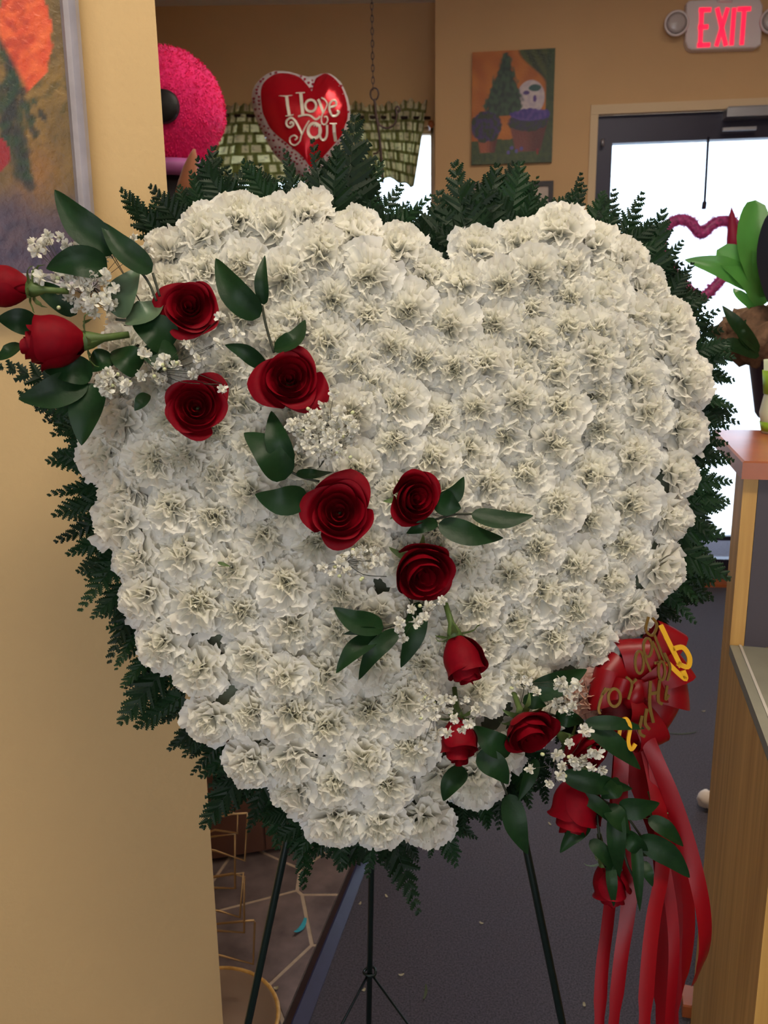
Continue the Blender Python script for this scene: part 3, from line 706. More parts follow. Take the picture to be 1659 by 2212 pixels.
# scraps on the floor
rs = random.Random(3)
def scrap(px, py, l, wd_, a, m_, nm, lab, cat, zb=.0, curl=.004, group=None):
    c = PZ(px, py, 0); d = Vector((math.cos(a), math.sin(a), 0)); n = Vector((-d.y, d.x, 0)); line = []
    for k in range(6): t = k/5-.5; line.append(c+d*(t*l)+n*(l*.25*t*t)+Vector((0, 0, zb+.0005+curl*(4*t*t))))
    o = part(nm, solid_strip(line, [wd_*(.4+.6*math.sin(PI*(k+.5)/6)) for k in range(6)], n, Vector((0, 0, 1)), .0012), m_, None, False)
    return tag(o, lab, cat, group)
scrap(652, 2012, .05, .012, 1.15, M['scrap_b'], 'ribbon_scrap', 'turquoise ribbon scrap curled on the flagstone floor', 'ribbon', .0095, .006)
scrap(597, 2144, .010, .008, .3, M['scrap_w'], 'stone_chip', 'small pale chip on the flagstone beside the rack base', 'debris', .0095, .002)
for x, y, lab in ((778, 1953, 'tiny pale petal scrap on carpet between the floor strip and rear easel leg'), (867, 2107, 'tiny pale petal scrap on carpet just right of the easel brace clip'), (786, 2140, 'tiny pale petal scrap on carpet just left of the rear easel leg foot'),
    (1262, 2172, 'tiny yellowish petal scrap on carpet right of the right easel leg'), (1188, 1781, 'tiny yellow petal scrap on carpet left of the large hanging rosebud'), (1040, 1995, 'tiny pale petal scrap alone on carpet between rear and right easel legs'),
    (835, 1937, 'tiny pale petal scrap on carpet just right of the rear easel leg top')):
    scrap(x, y, rs.uniform(.009, .014), rs.uniform(.003, .006), rs.uniform(0, 3), M['scrap_w'], 'petal_scrap', lab, 'debris', 0, .002, 'petal scraps on the carpet')
scrap(1475, 1586, .10, .004, .05, M['scrap_g'], 'leaf_scrap', 'long thin dark stem scrap on carpet right of the bow', 'debris', 0, .003)
scrap(920, 2145, .04, .006, 1.4, M['scrap_g'], 'leaf_scrap', 'green leaf scrap on the carpet below the wreath', 'debris', 0, .002)
scrap(1520, 1537, .012, .005, .1, M['scrap_w'], 'paper_scrap', 'tiny white paper scrap on carpet beside the desk', 'debris', 0, .002)
pf = PZ(1527, 1745, 0); V, Fs = lathe([(.028*math.sin(a*PI/12)+.0001, .028-.026*math.cos(a*PI/12)) for a in range(13)], pf, 18)
V = [Vector(v)+Vector((1, 1, 1))*(.005*noise.noise(Vector(v)*70)) for v in V]
for v in V: v.z = max(v.z, 0.0008)
tag(part('crumpled_tissue', (V, Fs), M['white_puff']), 'small cream crumpled tissue ball on carpet by the desk panel', 'tissue')

# ================================================================== desk at right
ZD = .83
Cn = PZ(1681, 1700, ZD); Cf = PZ(1575, 1410, ZD); Cn.z = Cf.z = 0
sd = (Cf-Cn).normalized(); rt = Vector((sd.y, -sd.x, 0)); Lf = (Cf-Cn).length
# far vertical corner
def side_at(px, z):  # point on side plane at image column px and height z
    lo, hi = 0, .4
    for _ in range(40):
        m_ = (lo+hi)/2; p = Cf+sd*m_; p.z = z
        if proj(p)[0] > px: lo = m_
        else: hi = m_
    return lo
back = side_at(1561, ZD)
def dbox(s0, s1, r0_, r1_, z0, z1, bev=0):
    P = [Cn+sd*s0+rt*r0_, Cn+sd*s0+rt*r1_, Cn+sd*s1+rt*r1_, Cn+sd*s1+rt*r0_]
    return prism([(p.x, p.y, z0) for p in P], (0, 0, z1-z0), bev)
ZT = 1.128
desk = thing('service_counter', 'honey laminate service counter with grey green ledge and raised back', 'counter', (Cn+rt*.5)[:])
part('side_panel', dbox(0, Lf+back, 0, .022, 0, ZD-.004), M['desk_tan'], desk, False)
part('side_panel', dbox(Lf+.001, Lf+back, 0, .022, ZD-.003, ZT), M['desk_tan'], desk, False)
part('ledge', dbox(-.01, Lf, .0, .95, ZD-.003, ZD+.014), M['desk_top'], desk, False)
part('edge_band', dbox(-.01, Lf, .014, .018, ZD+.0145, ZD+.016), M['desk_edge'], desk, False)
part('front_panel', dbox(.03, .05, .022, .95, 0, ZD-.004), M['black'], desk, False)
part('post', dbox(Lf, Lf+.035, .0225, .085, ZD+.015, ZT), M['post'], desk, False)
part('riser_panel', dbox(Lf+.02, Lf+back, .086, .95, ZD+.015, ZT), M['redwood'], desk, False)
part('top_board', dbox(Lf-.015, Lf+back+.30, -.006, .98, ZT+.001, ZT+.030, .003), M['redwood'], desk, False)
part('rear_body', dbox(Lf+back+.001, Lf+back+.24, .12, .9, 0, ZT), M['desk_tan'], desk, False)
bb = PZ(1486, 2175, 0)
tag(part('wood_block', prism([(p.x, p.y, .0005) for p in (bb+rt*-.014+sd*-.03, bb+rt*.012+sd*-.03, bb+rt*.012+sd*.03, bb+rt*-.014+sd*.03)], (0, 0, .028), .003), M['redwood'], None, False), 'small reddish wood block on the carpet at the foot of counter', 'wood block')

# plant on the counter
ZC = ZT+.031
def leaf_geo(pts, width, cup=.25, segs=12, cols=4, zfun=None, nrm=None, blunt=False):
    """pts: world centre line; width in metres; returns a slightly folded pointed leaf"""
    line = smoothline(pts, max(2, segs//(len(pts)-1))); n = len(line); V, Fs = [], []
    nrm = nrm or -FW
    for i, p in enumerate(line):
        s = i/(n-1); wv = width/2*(math.sin(PI*min(1, s**.72))**.85 if 0 < s < 1 else 0.0)
        if blunt: wv = width/2*math.sqrt(max(0, 1-(2*s**.85-1)**2))
        elif s > .55: wv *= 1-.25*((s-.55)/.45)
        d = (line[min(i+1, n-1)]-line[max(i-1, 0)]).normalized(); b = d.cross(nrm).normalized(); nn = b.cross(d)
        for k in range(cols+1):
            u = -1+2*k/cols; V.append(p+b*(u*max(wv, .0004))+nn*(abs(u)*cup*wv))
    for i in range(n-1):
        for k in range(cols): a = i*(cols+1)+k; Fs.append((a, a+1, a+cols+2, a+cols+1))
    return V, Fs
pb = PZ(1655, 905, ZC)
YPn = pb.y
plx = thing('potted_plant', 'broad green leaves above brown moss in a dark plum basket on the counter', 'plant', (pb.x+.04, pb.y+.02, ZC))
part('basket', lathe([(.0001, 0), (.055, 0), (.062, .01), (.085, .13), (.090, .135), (.084, .14), (.078, .12), (.0001, .11)], (pb.x+.05, pb.y+.02, ZC), 28), M['basket'], plx)
mc = PY(1625, 715, YPn); V, Fs = lathe([(math.sin(a*PI/16)+1e-4, -math.cos(a*PI/16)) for a in range(17)], (0, 0, 0), 30)
V = [mc+Vector((v[0]*.085+.03, v[1]*.07, v[2]*.05))*(1+.35*noise.noise(Vector(v)*3.1)+.15*noise.noise(Vector(v)*9)) if False else mc+Vector((.03, .02, -.012))+Vector((v[0]*.095, v[1]*.08, v[2]*.062))*(1+.30*noise.noise(Vector(v)*3.1)+.2*noise.noise(Vector(v)*9)) for v in V]
part('moss', (V, Fs), M['moss'], plx)
for b, mdl, t, wd_, m_ in (((1645, 628), (1560, 580), (1478, 561), .050, 'plant'), ((1655, 655), (1620, 590), (1548, 540), .075, 'plant'), ((1660, 640), (1625, 530), (1632, 432), .075, 'plant'),
                       ((1690, 670), (1668, 560), (1680, 455), .075, 'plant_d'), ((1660, 690), (1600, 640), (1585, 622), .022, 'plant'), ((1640, 760), (1590, 700), (1560, 660), .03, 'leaf'), ((1640, 770), (1580, 745), (1545, 755), .03, 'leaf'), ((1630, 760), (1600, 720), (1612, 690), .02, 'leaf'), ((1690, 690), (1700, 560), (1720, 480), .08, 'plant')):
    dY = {'plant': 0, 'plant_d': -.05, 'leaf': -.07}[m_]
    part('leaf', leaf_geo([PY(*b, YPn+dY), PY(*mdl, YPn+dY-.02), PY(*t, YPn+dY)], wd_, .3, blunt=wd_ > .06), M[m_], plx)
bgp = PZ(1672, 935, ZC)
bag = thing('wrapped_flower_pot', 'white flower pot with lime green stripes at the right edge of counter', 'pot', (bgp.x, bgp.y, ZC))
part('pot', lathe([(.0001, 0), (.022, 0), (.030, .04), (.024, .075), (.030, .14), (.027, .14), (.0001, .13)], (bgp.x, bgp.y, ZC), 20), M['wrap'], bag)
part('stripe', lathe([(.0245, .075), (.0300, .12), (.0310, .12), (.0255, .075)], (bgp.x, bgp.y, ZC), 20), M['wrap_g'], bag)
part('stripe', lathe([(.0228, .004), (.0272, .022), (.0280, .022), (.0238, .004)], (bgp.x, bgp.y, ZC), 20), M['wrap_g'], bag)

# tinsel heart hung inside the door glass
def dp(px, py, off=.05): return PP(px, py, B0-dn*off, dn)
th = thing('tinsel_heart', 'pink tinsel heart wreath hanging in front of the bright glass door', 'wreath decoration', dp(1512, 645)[:])
hp = [(1515, 505), (1488, 478), (1455, 478), (1432, 505), (1432, 548), (1458, 592), (1490, 628), (1515, 642), (1545, 618), (1580, 575), (1604, 535), (1600, 498), (1572, 478), (1540, 484)]
hc = ccr(hp, 6); V, Fs = tube([dp(x, y) for x, y in hc], .026, 8, closed=True)
part('ring', ([Vector(v)*1 for v in V], Fs), M['tinsel'], th)
rs = random.Random(9); gs = []
for k in range(4500):
    x, y = hc[rs.randrange(len(hc))]; c = dp(x, y); d = Vector((rs.gauss(0, 1), rs.gauss(0, 1), rs.gauss(0, 1))).normalized(); p = c+d*.010+Vector((rs.uniform(-.012, .012), 0, rs.uniform(-.012, .012)))
    e = d.orthogonal().normalized()*.0035; gs.append(([p-e, p+e, p+d*rs.uniform(.018, .045)], [(0, 1, 2)]))
o = part('tinsel', join(*gs), M['tinsel'], th, False); o['kind'] = 'stuff'
c = dp(1585, 540, .10); tp = dp(1580, 446, .10)
part('cone_ornament', tube([c, c.lerp(tp, .3), c.lerp(tp, .8), tp], [.034, .03, .014, .001], 14), M['tinsel_c'], th)
hcord = part('pull_rod', tube([dp(1530, 296, .02), dp(1522, 440, .02)], .0065, 8), M['door_dark'], dr)
part('pull_knob', tube([dp(1522, 436, .02), dp(1520, 452, .02)], .011, 10), M['door_dark'], hcord)

# ================================================================== wreath
def hz(px, py): return 1.0+.05*(px-830)/700
def H(px, py, off=0.0): return PC(px, py, hz(px, py)+off)
OUT = [(945, 560), (905, 522), (845, 482), (785, 462), (735, 452), (692, 422), (650, 420), (600, 440), (560, 424), (500, 424), (455, 445), (420, 478), (350, 498), (322, 545), (290, 620), (240, 700), (218, 780), (222, 860), (212, 930), (190, 990), (222, 1080), (214, 1150), (245, 1230), (262, 1290), (290, 1380), (330, 1445), (385, 1490), (415, 1560), (440, 1615), (500, 1650), (530, 1695), (612, 1725), (650, 1785), (720, 1810), (800, 1822), (880, 1822), (960, 1800), (982, 1750), (1065, 1722), (1092, 1680), (1150, 1630), (1230, 1560), (1278, 1490), (1300, 1405), (1390, 1355), (1440, 1292), (1470, 1220), (1482, 1150), (1508, 1080), (1502, 980), (1524, 880), (1510, 780), (1480, 710), (1446, 640), (1400, 580), (1365, 530), (1300, 500), (1240, 466), (1180, 464), (1110, 472), (1050, 492), (1005, 525), (965, 555)]
OA = np.array(OUT, float)
def seg_d(x, y, poly=OUT):
    b = 1e9
    for i in range(len(poly)):
        ax, ay = poly[i-1]; bx, by = poly[i]; dx_, dy_ = bx-ax, by-ay
        t = max(0, min(1, ((x-ax)*dx_+(y-ay)*dy_)/(dx_*dx_+dy_*dy_+1e-9))); d = math.hypot(x-ax-t*dx_, y-ay-t*dy_)
        if d < b: b = d; q = (ax+t*dx_, ay+t*dy_)
    return b, q
INSET = 40
rs = random.Random(21)
def inside_np(X, poly):
    c = np.zeros(len(X), bool); m_ = len(poly)
    for i in range(m_):
        x0, y0 = poly[i-1]; x1, y1 = poly[i]
        if y0 == y1: continue
        c ^= ((y0 > X[:, 1]) != (y1 > X[:, 1])) & (X[:, 0] < (x1-x0)*(X[:, 1]-y0)/(y1-y0)+x0)
    return c
def dist_np(X, poly):
    b_ = np.full(len(X), 1e9)
    for i in range(len(poly)):
        a_ = np.array(poly[i-1], float); d_ = np.array(poly[i], float)-a_; t = np.clip(((X-a_)@d_)/(d_@d_+1e-9), 0, 1)
        b_ = np.minimum(b_, np.linalg.norm(X-a_-t[:, None]*d_, axis=1))
    return b_
g = np.random.RandomState(4); X = np.stack([g.uniform(180, 1535, 30000), g.uniform(410, 1835, 30000)], 1)
X = X[inside_np(X, OUT)]; X = X[dist_np(X, OUT) > 8]
P_ = X[g.choice(len(X), 180, False)].copy()
for it in range(14):
    I_ = ((X[:, None, :]-P_[None])**2).sum(-1).argmin(1)
    for i in range(len(P_)):
        m_ = I_ == i
        if m_.any(): P_[i] = X[m_].mean(0)
P_ += g.uniform(-5, 5, P_.shape)
print('carnations', len(P_))
wr0 = H(830, 1815, .05)
wreath = thing('heart_wreath', 'large heart shaped wreath of white carnations edged with dark fern fronds', 'wreath', wr0[:])
WL = Vector(wr0)
# foam base
def shrink(poly, k): 
    out = []
    for x, y in poly:
        cx, cy = 850, 1050; l = math.hypot(x-cx, y-cy); out.append((x-(x-cx)/l*k, y-(y-cy)/l*k))
    return out
fo = shrink(OUT, 42); fp = [H(x, y, .030) for x, y in fo]
cfo = H(850, 1050, .030); n = len(fp)
V = [cfo]+fp+[p+FW*.045 for p in fp]+[cfo+FW*.045]
Fs = [(0, 1+i, 1+(i+1) % n) for i in range(n)]+[(1+i, 1+n+i, 1+n+(i+1) % n, 1+(i+1) % n) for i in range(n)]+[(1+2*n, 1+n+(i+1) % n, 1+n+i) for i in range(n)]
part('foam_heart', (V, Fs), M['foam'], wreath, False)
# carnation heads
def carnation(seed):
    r = random.Random(seed); V, Fs, Cc = [], [], []
    LY = [(7, 3.75, .55, 2.0, .38), (7, 3.45, 1.1, 1.8, .48), (7, 3.0, 1.65, 1.6, .56), (7, 2.4, 2.15, 1.4, .62), (6, 1.75, 2.5, 1.25, .62), (6, 1.1, 2.6, 1.0, .6), (6, .55, 2.55, .8, .6)]
    cols, rows = 14, 6
    for li, (nn, rt_, zt2, W_, amp) in enumerate(LY):
        ph0 = r.uniform(0, 6.28)
        for k in range(nn):
            az = ph0+2*PI*k/nn+r.uniform(-.22, .22); ca, sa = math.cos(az), math.sin(az)
            R_t = rt_*r.uniform(.80, 1.12); Z_t = zt2+r.uniform(-.45, .45); Wk = W_*r.uniform(.75, 1.2)
            p1, p2, f1, f2 = r.uniform(0, 6.28), r.uniform(0, 6.28), r.uniform(2.4, 4.6), r.uniform(6, 10)
            tw = r.uniform(-.35, .35); base = len(V); cc_ = r.uniform(-.25, .25)
            ln = math.hypot(R_t, Z_t); nr, nzv = -Z_t/ln, R_t/ln
            for j in range(rows+1):
                s = j/rows
                for i in range(cols+1):
                    u = -1+2*i/cols; L_ = 1-.16*u*u
                    if j == rows: L_ += (.025 if i % 2 else -.012)+r.uniform(-.015, .015)
                    q = s*L_
                    rr = R_t*q**.9; z = Z_t*(q**1.25 if li < 3 else q)
                    d = amp*s*s*(math.sin(u*f1+p1)+.45*math.sin(u*f2+p2))+tw*u*s+cc_*s*s
                    tgt = u*Wk*(.12+.88*s**.75)
                    rad = rr+nr*d; V.append(((rad*ca-tgt*sa)*.01, (rad*sa+tgt*ca)*.01, (z+nzv*d+.1)*.01))
                    t = li/6
                    yel = max(0, min(1, .15+t*.75-.55*s))
                    Cc.append(lerp3((.965, .95, .885), (.985, .965, .83), yel) if s < .85 else lerp3((.975, .965, .92), (.98, .96, .84), t*.6))
            for j in range(rows):
                for i in range(cols): a = base+j*(cols+1)+i; Fs.append((a, a+1, a+cols+2, a+cols+1))
    V2, F2 = lathe([(.0001, -1.6), (.5, -1.5), (.6, -.5), (.5, -.1), (.0001, .0)], (0, 0, 0), 8); b = len(V)
    V += [(v[0]*.01, v[1]*.01, v[2]*.01) for v in V2]; Fs += [tuple(i+b for i in f) for f in F2]; Cc += [(.35, .45, .2)]*len(V2)
    return mesh('carnation', V, Fs, M['petal_w'], True, col=Cc)
CM = [carnation(s) for s in range(9)]
peach = CM[0].copy(); peach.materials.clear(); peach.materials.append(M['petal_p'])
def frame(zax, yhint=UP):
    z = zax.normalized(); x = yhint.cross(z).normalized(); y = z.cross(x); return Matrix((x, y, z)).transposed()
cx0, cy0 = 850, 1080
for i, (x, y) in enumerate(P_):
    d, q = seg_d(x, y); e = max(0, min(1, 1-(d-INSET)/90))
    ox, oy = (q[0]-x), (q[1]-y); l = math.hypot(ox, oy)+1e-6
    out = RT*(ox/l)-UP*(oy/l)
    nrm = (-FW*1.0+out*(e*.75)+RT*rs.uniform(-.38, .38)+UP*rs.uniform(-.38, .38)).normalized()
    off = .022+.014*e-.012*min(1, d/350)+rs.uniform(-.006, .006)
    sc_ = rs.uniform(1.0, 1.2)
    c = H(x, y, off)-nrm*.012*(0)
    R3 = frame(nrm, UP+RT*rs.uniform(-.1, .1)) @ Matrix.Rotation(rs.uniform(0, 6.28), 3, 'Z')
    Mx = Matrix.Translation(c-WL) @ R3.to_4x4() @ Matrix.Scale(sc_, 4)
    link('carnation', CM[rs.randrange(9)], wreath, Mx)
o = link('carnation', peach, wreath, Matrix.Translation(H(1262, 1500, .022)-WL) @ frame(-FW+RT*.5-UP*.3).to_4x4() @ Matrix.Scale(.95, 4)); o['label'] = 'peach tinted carnation'

# ------------------------------------------------------------------ fern fronds (parts of the wreath)
def frond(seed, slim=1.0):
    r = random.Random(seed); V, Fs = [], []
    def zc_(y): return -.10*y*y
    n = 9
    rv, rf = tube([(0.004*math.sin(k), k/10, zc_(k/10)+.002) for k in range(11)], [.009*(1-.08*k) for k in range(11)], 4); V += rv; Fs += rf
    for k in range(n):
        t = .08+.90*(k/(n-1))
        for sg in (-1, 1):
            ln = (.38*(1-t)**.8+.06)*r.uniform(.85, 1.12)*slim; a = math.radians(52-16*t+r.uniform(-7, 7))
            d = Vector((sg*math.sin(a), math.cos(a), 0)); b = Vector((d.y, -d.x, 0)); o_ = Vector((0, t+(.02 if sg > 0 else 0), zc_(t)))
            curl = r.uniform(-.25, .15); tilt = r.uniform(-.3, .3); m_ = 7 if ln > .14 else 4; i0 = len(V)
            w0 = ln*.30+.028
            for j in range(m_+1):
                s = j/m_; wj = w0*(1-s)**.7*(.65 if j == 0 else 1)
                c = o_+d*(ln*s)+Vector((0, 0, curl*ln*s*s))
                tv = Vector((0, 0, tilt))
                for su in (-1, 1):
                    V.append(c+b*(su*wj*.5)+tv*(su*wj*.5)+Vector((0, 0, -.2*wj)))      # valley
                    V.append(c+b*(su*wj*1.0)+tv*(su*wj)+d*(ln/m_*1.0)+Vector((0, 0, -.35*wj)))  # tooth
                V.append(c)
            for j in range(m_):
                p = i0+j*5; q = p+5
                Fs += [(p, p+1, q), (p+4, p, q, q+4), (p+2, q+2, p+3), (p+4, q+4, q+2, p+2)]
    return mesh('fern_frond', V, Fs, M['fern'], False)
FM = [frond(s) for s in range(5)]+[frond(50+s, .7) for s in range(3)]
def put_frond(bx, by, tx, ty, off=.055, doff=None, k=None, roll=None):
    b = H(bx, by, off); doff = rs.uniform(-.03, .015) if doff is None else doff
    t = H(tx, ty, min(off+doff, .07)); y = t-b; L_ = y.length; y.normalize()
    z = -FW+RT*rs.uniform(-.4, .4)+UP*rs.uniform(-.4, .4); z = (z-y*z.dot(y)).normalized(); x = y.cross(z)
    R3 = Matrix((x, y, z)).transposed()
    m_ = FM[rs.randrange(len(FM)) if k is None else k]
    link('fern_frond', m_, wreath, Matrix.Translation(b-WL) @ R3.to_4x4() @ Matrix.Diagonal((L_*(rs.uniform(.85, 1.1)), L_, L_, 1)))
FR = [((345, 520), (258, 412)), ((400, 500), (330, 405)), ((410, 490), (385, 400)), ((440, 470), (415, 372)), ((450, 460), (462, 318)), ((480, 450), (545, 345)), ((500, 450), (430, 345)), ((590, 450), (530, 350)), ((600, 450), (565, 372)),
 ((650, 450), (616, 322)), ((700, 470), (680, 300)), ((745, 470), (768, 250)), ((760, 480), (815, 345)), ((720, 470), (725, 320)), ((800, 500), (870, 395)), ((840, 510), (925, 418)), ((880, 540), (782, 425)), ((900, 545), (860, 440)), ((930, 570), (900, 470)), ((940, 575), (950, 412)),
 ((960, 570), (1062, 372)), ((985, 545), (1048, 395)), ((1010, 540), (982, 352)), ((1045, 520), (1078, 355)), ((1080, 500), (1115, 350)), ((1100, 490), (1128, 352)), ((1130, 490), (1165, 385)), ((1170, 490), (1232, 415)), ((1150, 480), (1118, 372)), ((1225, 490), (1262, 372)), ((1280, 520), (1300, 410)), ((1300, 530), (1330, 405)), ((1330, 540), (1396, 412)), ((1360, 560), (1410, 470)),
 ((1400, 600), (1432, 455)), ((1410, 600), (1480, 520)), ((1440, 650), (1495, 570)), ((1440, 680), (1535, 640)), ((1460, 720), (1545, 690)), ((1480, 770), (1570, 735)), ((1480, 800), (1592, 820)), ((1490, 850), (1580, 870)), ((1490, 900), (1562, 920)), ((1480, 950), (1575, 960)), ((1480, 990), (1590, 1000)), ((1480, 1040), (1580, 1040)), ((1470, 1100), (1575, 1085)), ((1470, 1130), (1560, 1160)), ((1450, 1180), (1578, 1245)), ((1430, 1230), (1545, 1290)), ((1420, 1260), (1500, 1345)), ((1410, 1280), (1462, 1340)),
 ((240, 860), (0, 785)), ((230, 870), (48, 850)), ((230, 880), (75, 880)), ((220, 920), (92, 912)), ((240, 900), (118, 930)), ((235, 1000), (118, 905)), ((215, 980), (102, 1000)), ((240, 1040), (106, 1064)), ((245, 1070), (115, 1108)), ((245, 1110), (120, 1172)), ((255, 1150), (150, 1200)), ((260, 1200), (166, 1232)), ((262, 1200), (170, 1312)), ((275, 1260), (200, 1330)), ((290, 1290), (232, 1425)), ((300, 1350), (248, 1440)), ((330, 1410), (262, 1480)), ((350, 1450), (260, 1560)), ((400, 1500), (292, 1572)), ((420, 1520), (345, 1560)), ((440, 1560), (368, 1612)), ((450, 1590), (412, 1640)),
 ((530, 1660), (438, 1790)), ((545, 1690), (500, 1760)), ((570, 1690), (535, 1800)), ((600, 1710), (597, 1835)), ((630, 1750), (560, 1770)), ((650, 1760), (662, 1925)), ((730, 1790), (648, 1830)), ((830, 1800), (698, 1850)), ((800, 1800), (740, 1880)), ((840, 1790), (905, 1972)), ((830, 1800), (860, 1900)), ((870, 1800), (900, 1860)), ((940, 1780), (930, 1855)), ((960, 1760), (1026, 1815)), ((1000, 1730), (1000, 1800)), ((1040, 1710), (1058, 1790)), ((1080, 1680), (1075, 1790)), ((1100, 1660), (1110, 1800)), ((1120, 1650), (1148, 1740)), ((1160, 1640), (1180, 1740))]
for b, t in FR: put_frond(b[0], b[1], t[0], t[1])
per = 0; n = len(OUT); acc = 0
for i in range(n):
    ax, ay = OUT[i-1]; bx, by = OUT[i]; l = math.hypot(bx-ax, by-ay); acc += l
    if acc < 40: continue
    acc = 0
    if ax < 330 and 480 < ay < 800: continue
    tx, ty = (bx-ax)/l, (by-ay)/l; nx_, ny_ = ty, -tx
    if inside(bx+nx_*20, by+ny_*20, OUT): nx_, ny_ = -nx_, -ny_
    for rep in range(4 if bx > 1330 and 480 < by < 1300 else 2):
        a = rs.uniform(-.9, .9); ca, sa = math.cos(a), math.sin(a); vx, vy = nx_*ca-ny_*sa, nx_*sa+ny_*ca
        L_ = rs.uniform(66, 104 if bx > 1330 else 88) if not (1250 < bx < 1420 and by > 1330) else 50
        put_frond(bx-nx_*45, by-ny_*45, bx+vx*L_*.9-nx_*5, by+vy*L_*.9-ny_*5, .060, rs.uniform(-.02, .01))

# ------------------------------------------------------------------ easel
ez = thing('wire_easel', 'dark green wire floor easel holding up the carnation heart', 'easel', PZ(797, 2330, 0)[:])
def leg(xa, ya, za, xb, yb): return [PC(xa, ya, za), PZ(xb, yb, 0)]
apex = PC(815, 560, 1.20)
La = PC(640, 1720, 1.10); Lb = PZ(378, 2950, 0.004); Ra = PC(1112, 1712, 1.13); Rb = PZ(1367, 2950, 0.004); Bb = PZ(795, 2311, .004)
La0 = La+(La-Lb)*.9; Ra0 = Ra+(Ra-Rb)*.9
part('leg', tube([apex, La, Lb], .0052, 8), M['easel'], ez)
part('leg', tube([apex, Ra, Rb], .0052, 8), M['easel'], ez)
part('leg', tube([apex, PC(808, 1200, 1.31), PC(803, 1840, 1.42), Bb], .0050, 8), M['easel'], ez)
bp_ = PC(801, 2098, 1.0); r_ = ray(801, 2098)
# joint: nearest point on rear leg
l0, l1 = PC(803, 1840, 1.42), Bb; best = min((abs(proj(l0.lerp(l1, k/200))[1]-2098), k) for k in range(201))[1]; J = l0.lerp(l1, best/200)
def along(a, b, py): 
    k = min((abs(proj(a.lerp(b, k/200))[1]-py), k) for k in range(201) if (a.lerp(b, k/200)-CAM).dot(FW) > .1)[1]; return a.lerp(b, k/200)
part('brace_wire', tube([J, along(Ra, Rb, 2850)], .0022, 6), M['easel'], ez)
part('brace_wire', tube([J, along(La, Lb, 2850)], .0022, 6), M['easel'], ez)
part('brace_clip', tube([J+Vector((.011*math.cos(a*PI/6), .011*math.sin(a*PI/6), .002*math.sin(a))) for a in range(12)], .0026, 6, closed=True), M['easel'], ez)
for x in (700, 980): part('hook', tube([along(apex, La if x < 800 else Ra, 1500), PC(x-60 if x < 800 else x+90, 1520, 1.085)], .004, 6), M['easel'], ez)

# ================================================================== roses
def rose_meshes(kind, seed):
    r = random.Random(seed); out = []
    P = {'open': dict(N=16, R=4.0, H=3.9, fl=1.0, dr=.9, aw=(2.4, 1.22)), 'semi': dict(N=14, R=3.4, H=4.8, fl=.60, dr=.7, aw=(2.5, 1.2)), 'bud': dict(N=11, R=2.6, H=6.6, fl=.45, dr=.7, aw=(2.8, 1.5))}[kind]
    N = P['N']
    for i in range(N):
        t = i/(N-1); R_ = .28+(P['R']-.28)*t**(1.05 if kind == 'open' else .8); Hh = P['H']*((.80+.20*min(1, t*2.2)-.30*max(0, t-.45)/.55) if kind != 'bud' else (1-.16*t))*r.uniform(.95, 1.04)
        az = i*2.399+r.uniform(-.2, .2); aw = P['aw'][0]*(1-t)+P['aw'][1]*t; aw *= r.uniform(.92, 1.06)
        cols, rows = 18, 10; V, Fs = [], []; ph = r.uniform(0, 6.28); notch = r.uniform(-.5, .5)
        outer = sstep(.35, 1, t)
        for j in range(rows+1):
            s = j/rows
            for k in range(cols+1):
                u = -1+2*k/cols; top = 1-.30*abs(u)**3.2+.03*outer*math.exp(-((u-notch*.3)/.12)**2)
                q = s*top
                g = (.25+.75*math.sin(min(1, q*1.35)*PI/2)**.9) if kind != 'bud' else (.30+.72*math.sin(min(1, q*1.75)*PI/2)**.9-.16*max(0, q-.55)/.45*(1-.4*outer))
                lip = max(0, q-.66)/.34
                rad = R_*g*(1+.10*u)+P['fl']*(.12+.88*outer)*lip**1.6*(1+.5*math.sin(u*3+ph))+.05*R_*math.sin(u*2.3+ph)*s
                z = Hh*q-P['dr']*outer*lip**2*(1+.4*math.sin(u*2.4+ph))+.06*math.sin(u*7+ph)*s*outer
                a = az+u*aw*(.35+.65*min(1, s*2.2))*(1-.10*s*s)
                V.append((rad*math.cos(a)*.01, rad*math.sin(a)*.01, z*.01))
        for j in range(rows):
            for k in range(cols): a = j*(cols+1)+k; Fs.append((a, a+1, a+cols+2, a+cols+1))
        out.append(mesh('petal', V, Fs, M['rose']))
    sep = []
    for k in range(5):
        a = 2*PI*k/5+r.uniform(-.2, .2); Ls = r.uniform(3.2, 4.4); pts_ = []
        for j in range(7):
            s = j/6; rr = .7+2.6*math.sin(s*1.35) ; z = -.1+(-.9*s*s*Ls*.35 if kind != 'bud' else .9*s-2.2*s*s*r.uniform(.6, 1))
            pts_.append(Vector((rr*math.cos(a), rr*math.sin(a), z))*.01*(Ls/3.8))
        V, Fs = [], []
        for j, p in enumerate(pts_):
            wv = .0058*(1-j/6)**.8*(1 if j else .8)+.0003; b = Vector((-math.sin(a), math.cos(a), 0))
            V += [p-b*wv, p+Vector((0, 0, -.0012)), p+b*wv]
        for j in range(6): Fs += [(j*3, j*3+1, j*3+4, j*3+3), (j*3+1, j*3+2, j*3+5, j*3+4)]
        sep.append(mesh('sepal', V, Fs, M['sepal']))
    st_ = mesh('stem', *tube([(0, 0, .003), (0, 0, -.006), (.001, 0, -.018), (.002, .001, -.045)], [.011, .009, .0042, .0036], 10), M['stem'])
    return out, sep, st_, P
RK = {('open', s): rose_meshes('open', 100+s) for s in range(4)}
RK.update({('semi', s): rose_meshes('semi', 200+s) for s in range(3)}); RK.update({('bud', s): rose_meshes('bud', 300+s) for s in range(4)})
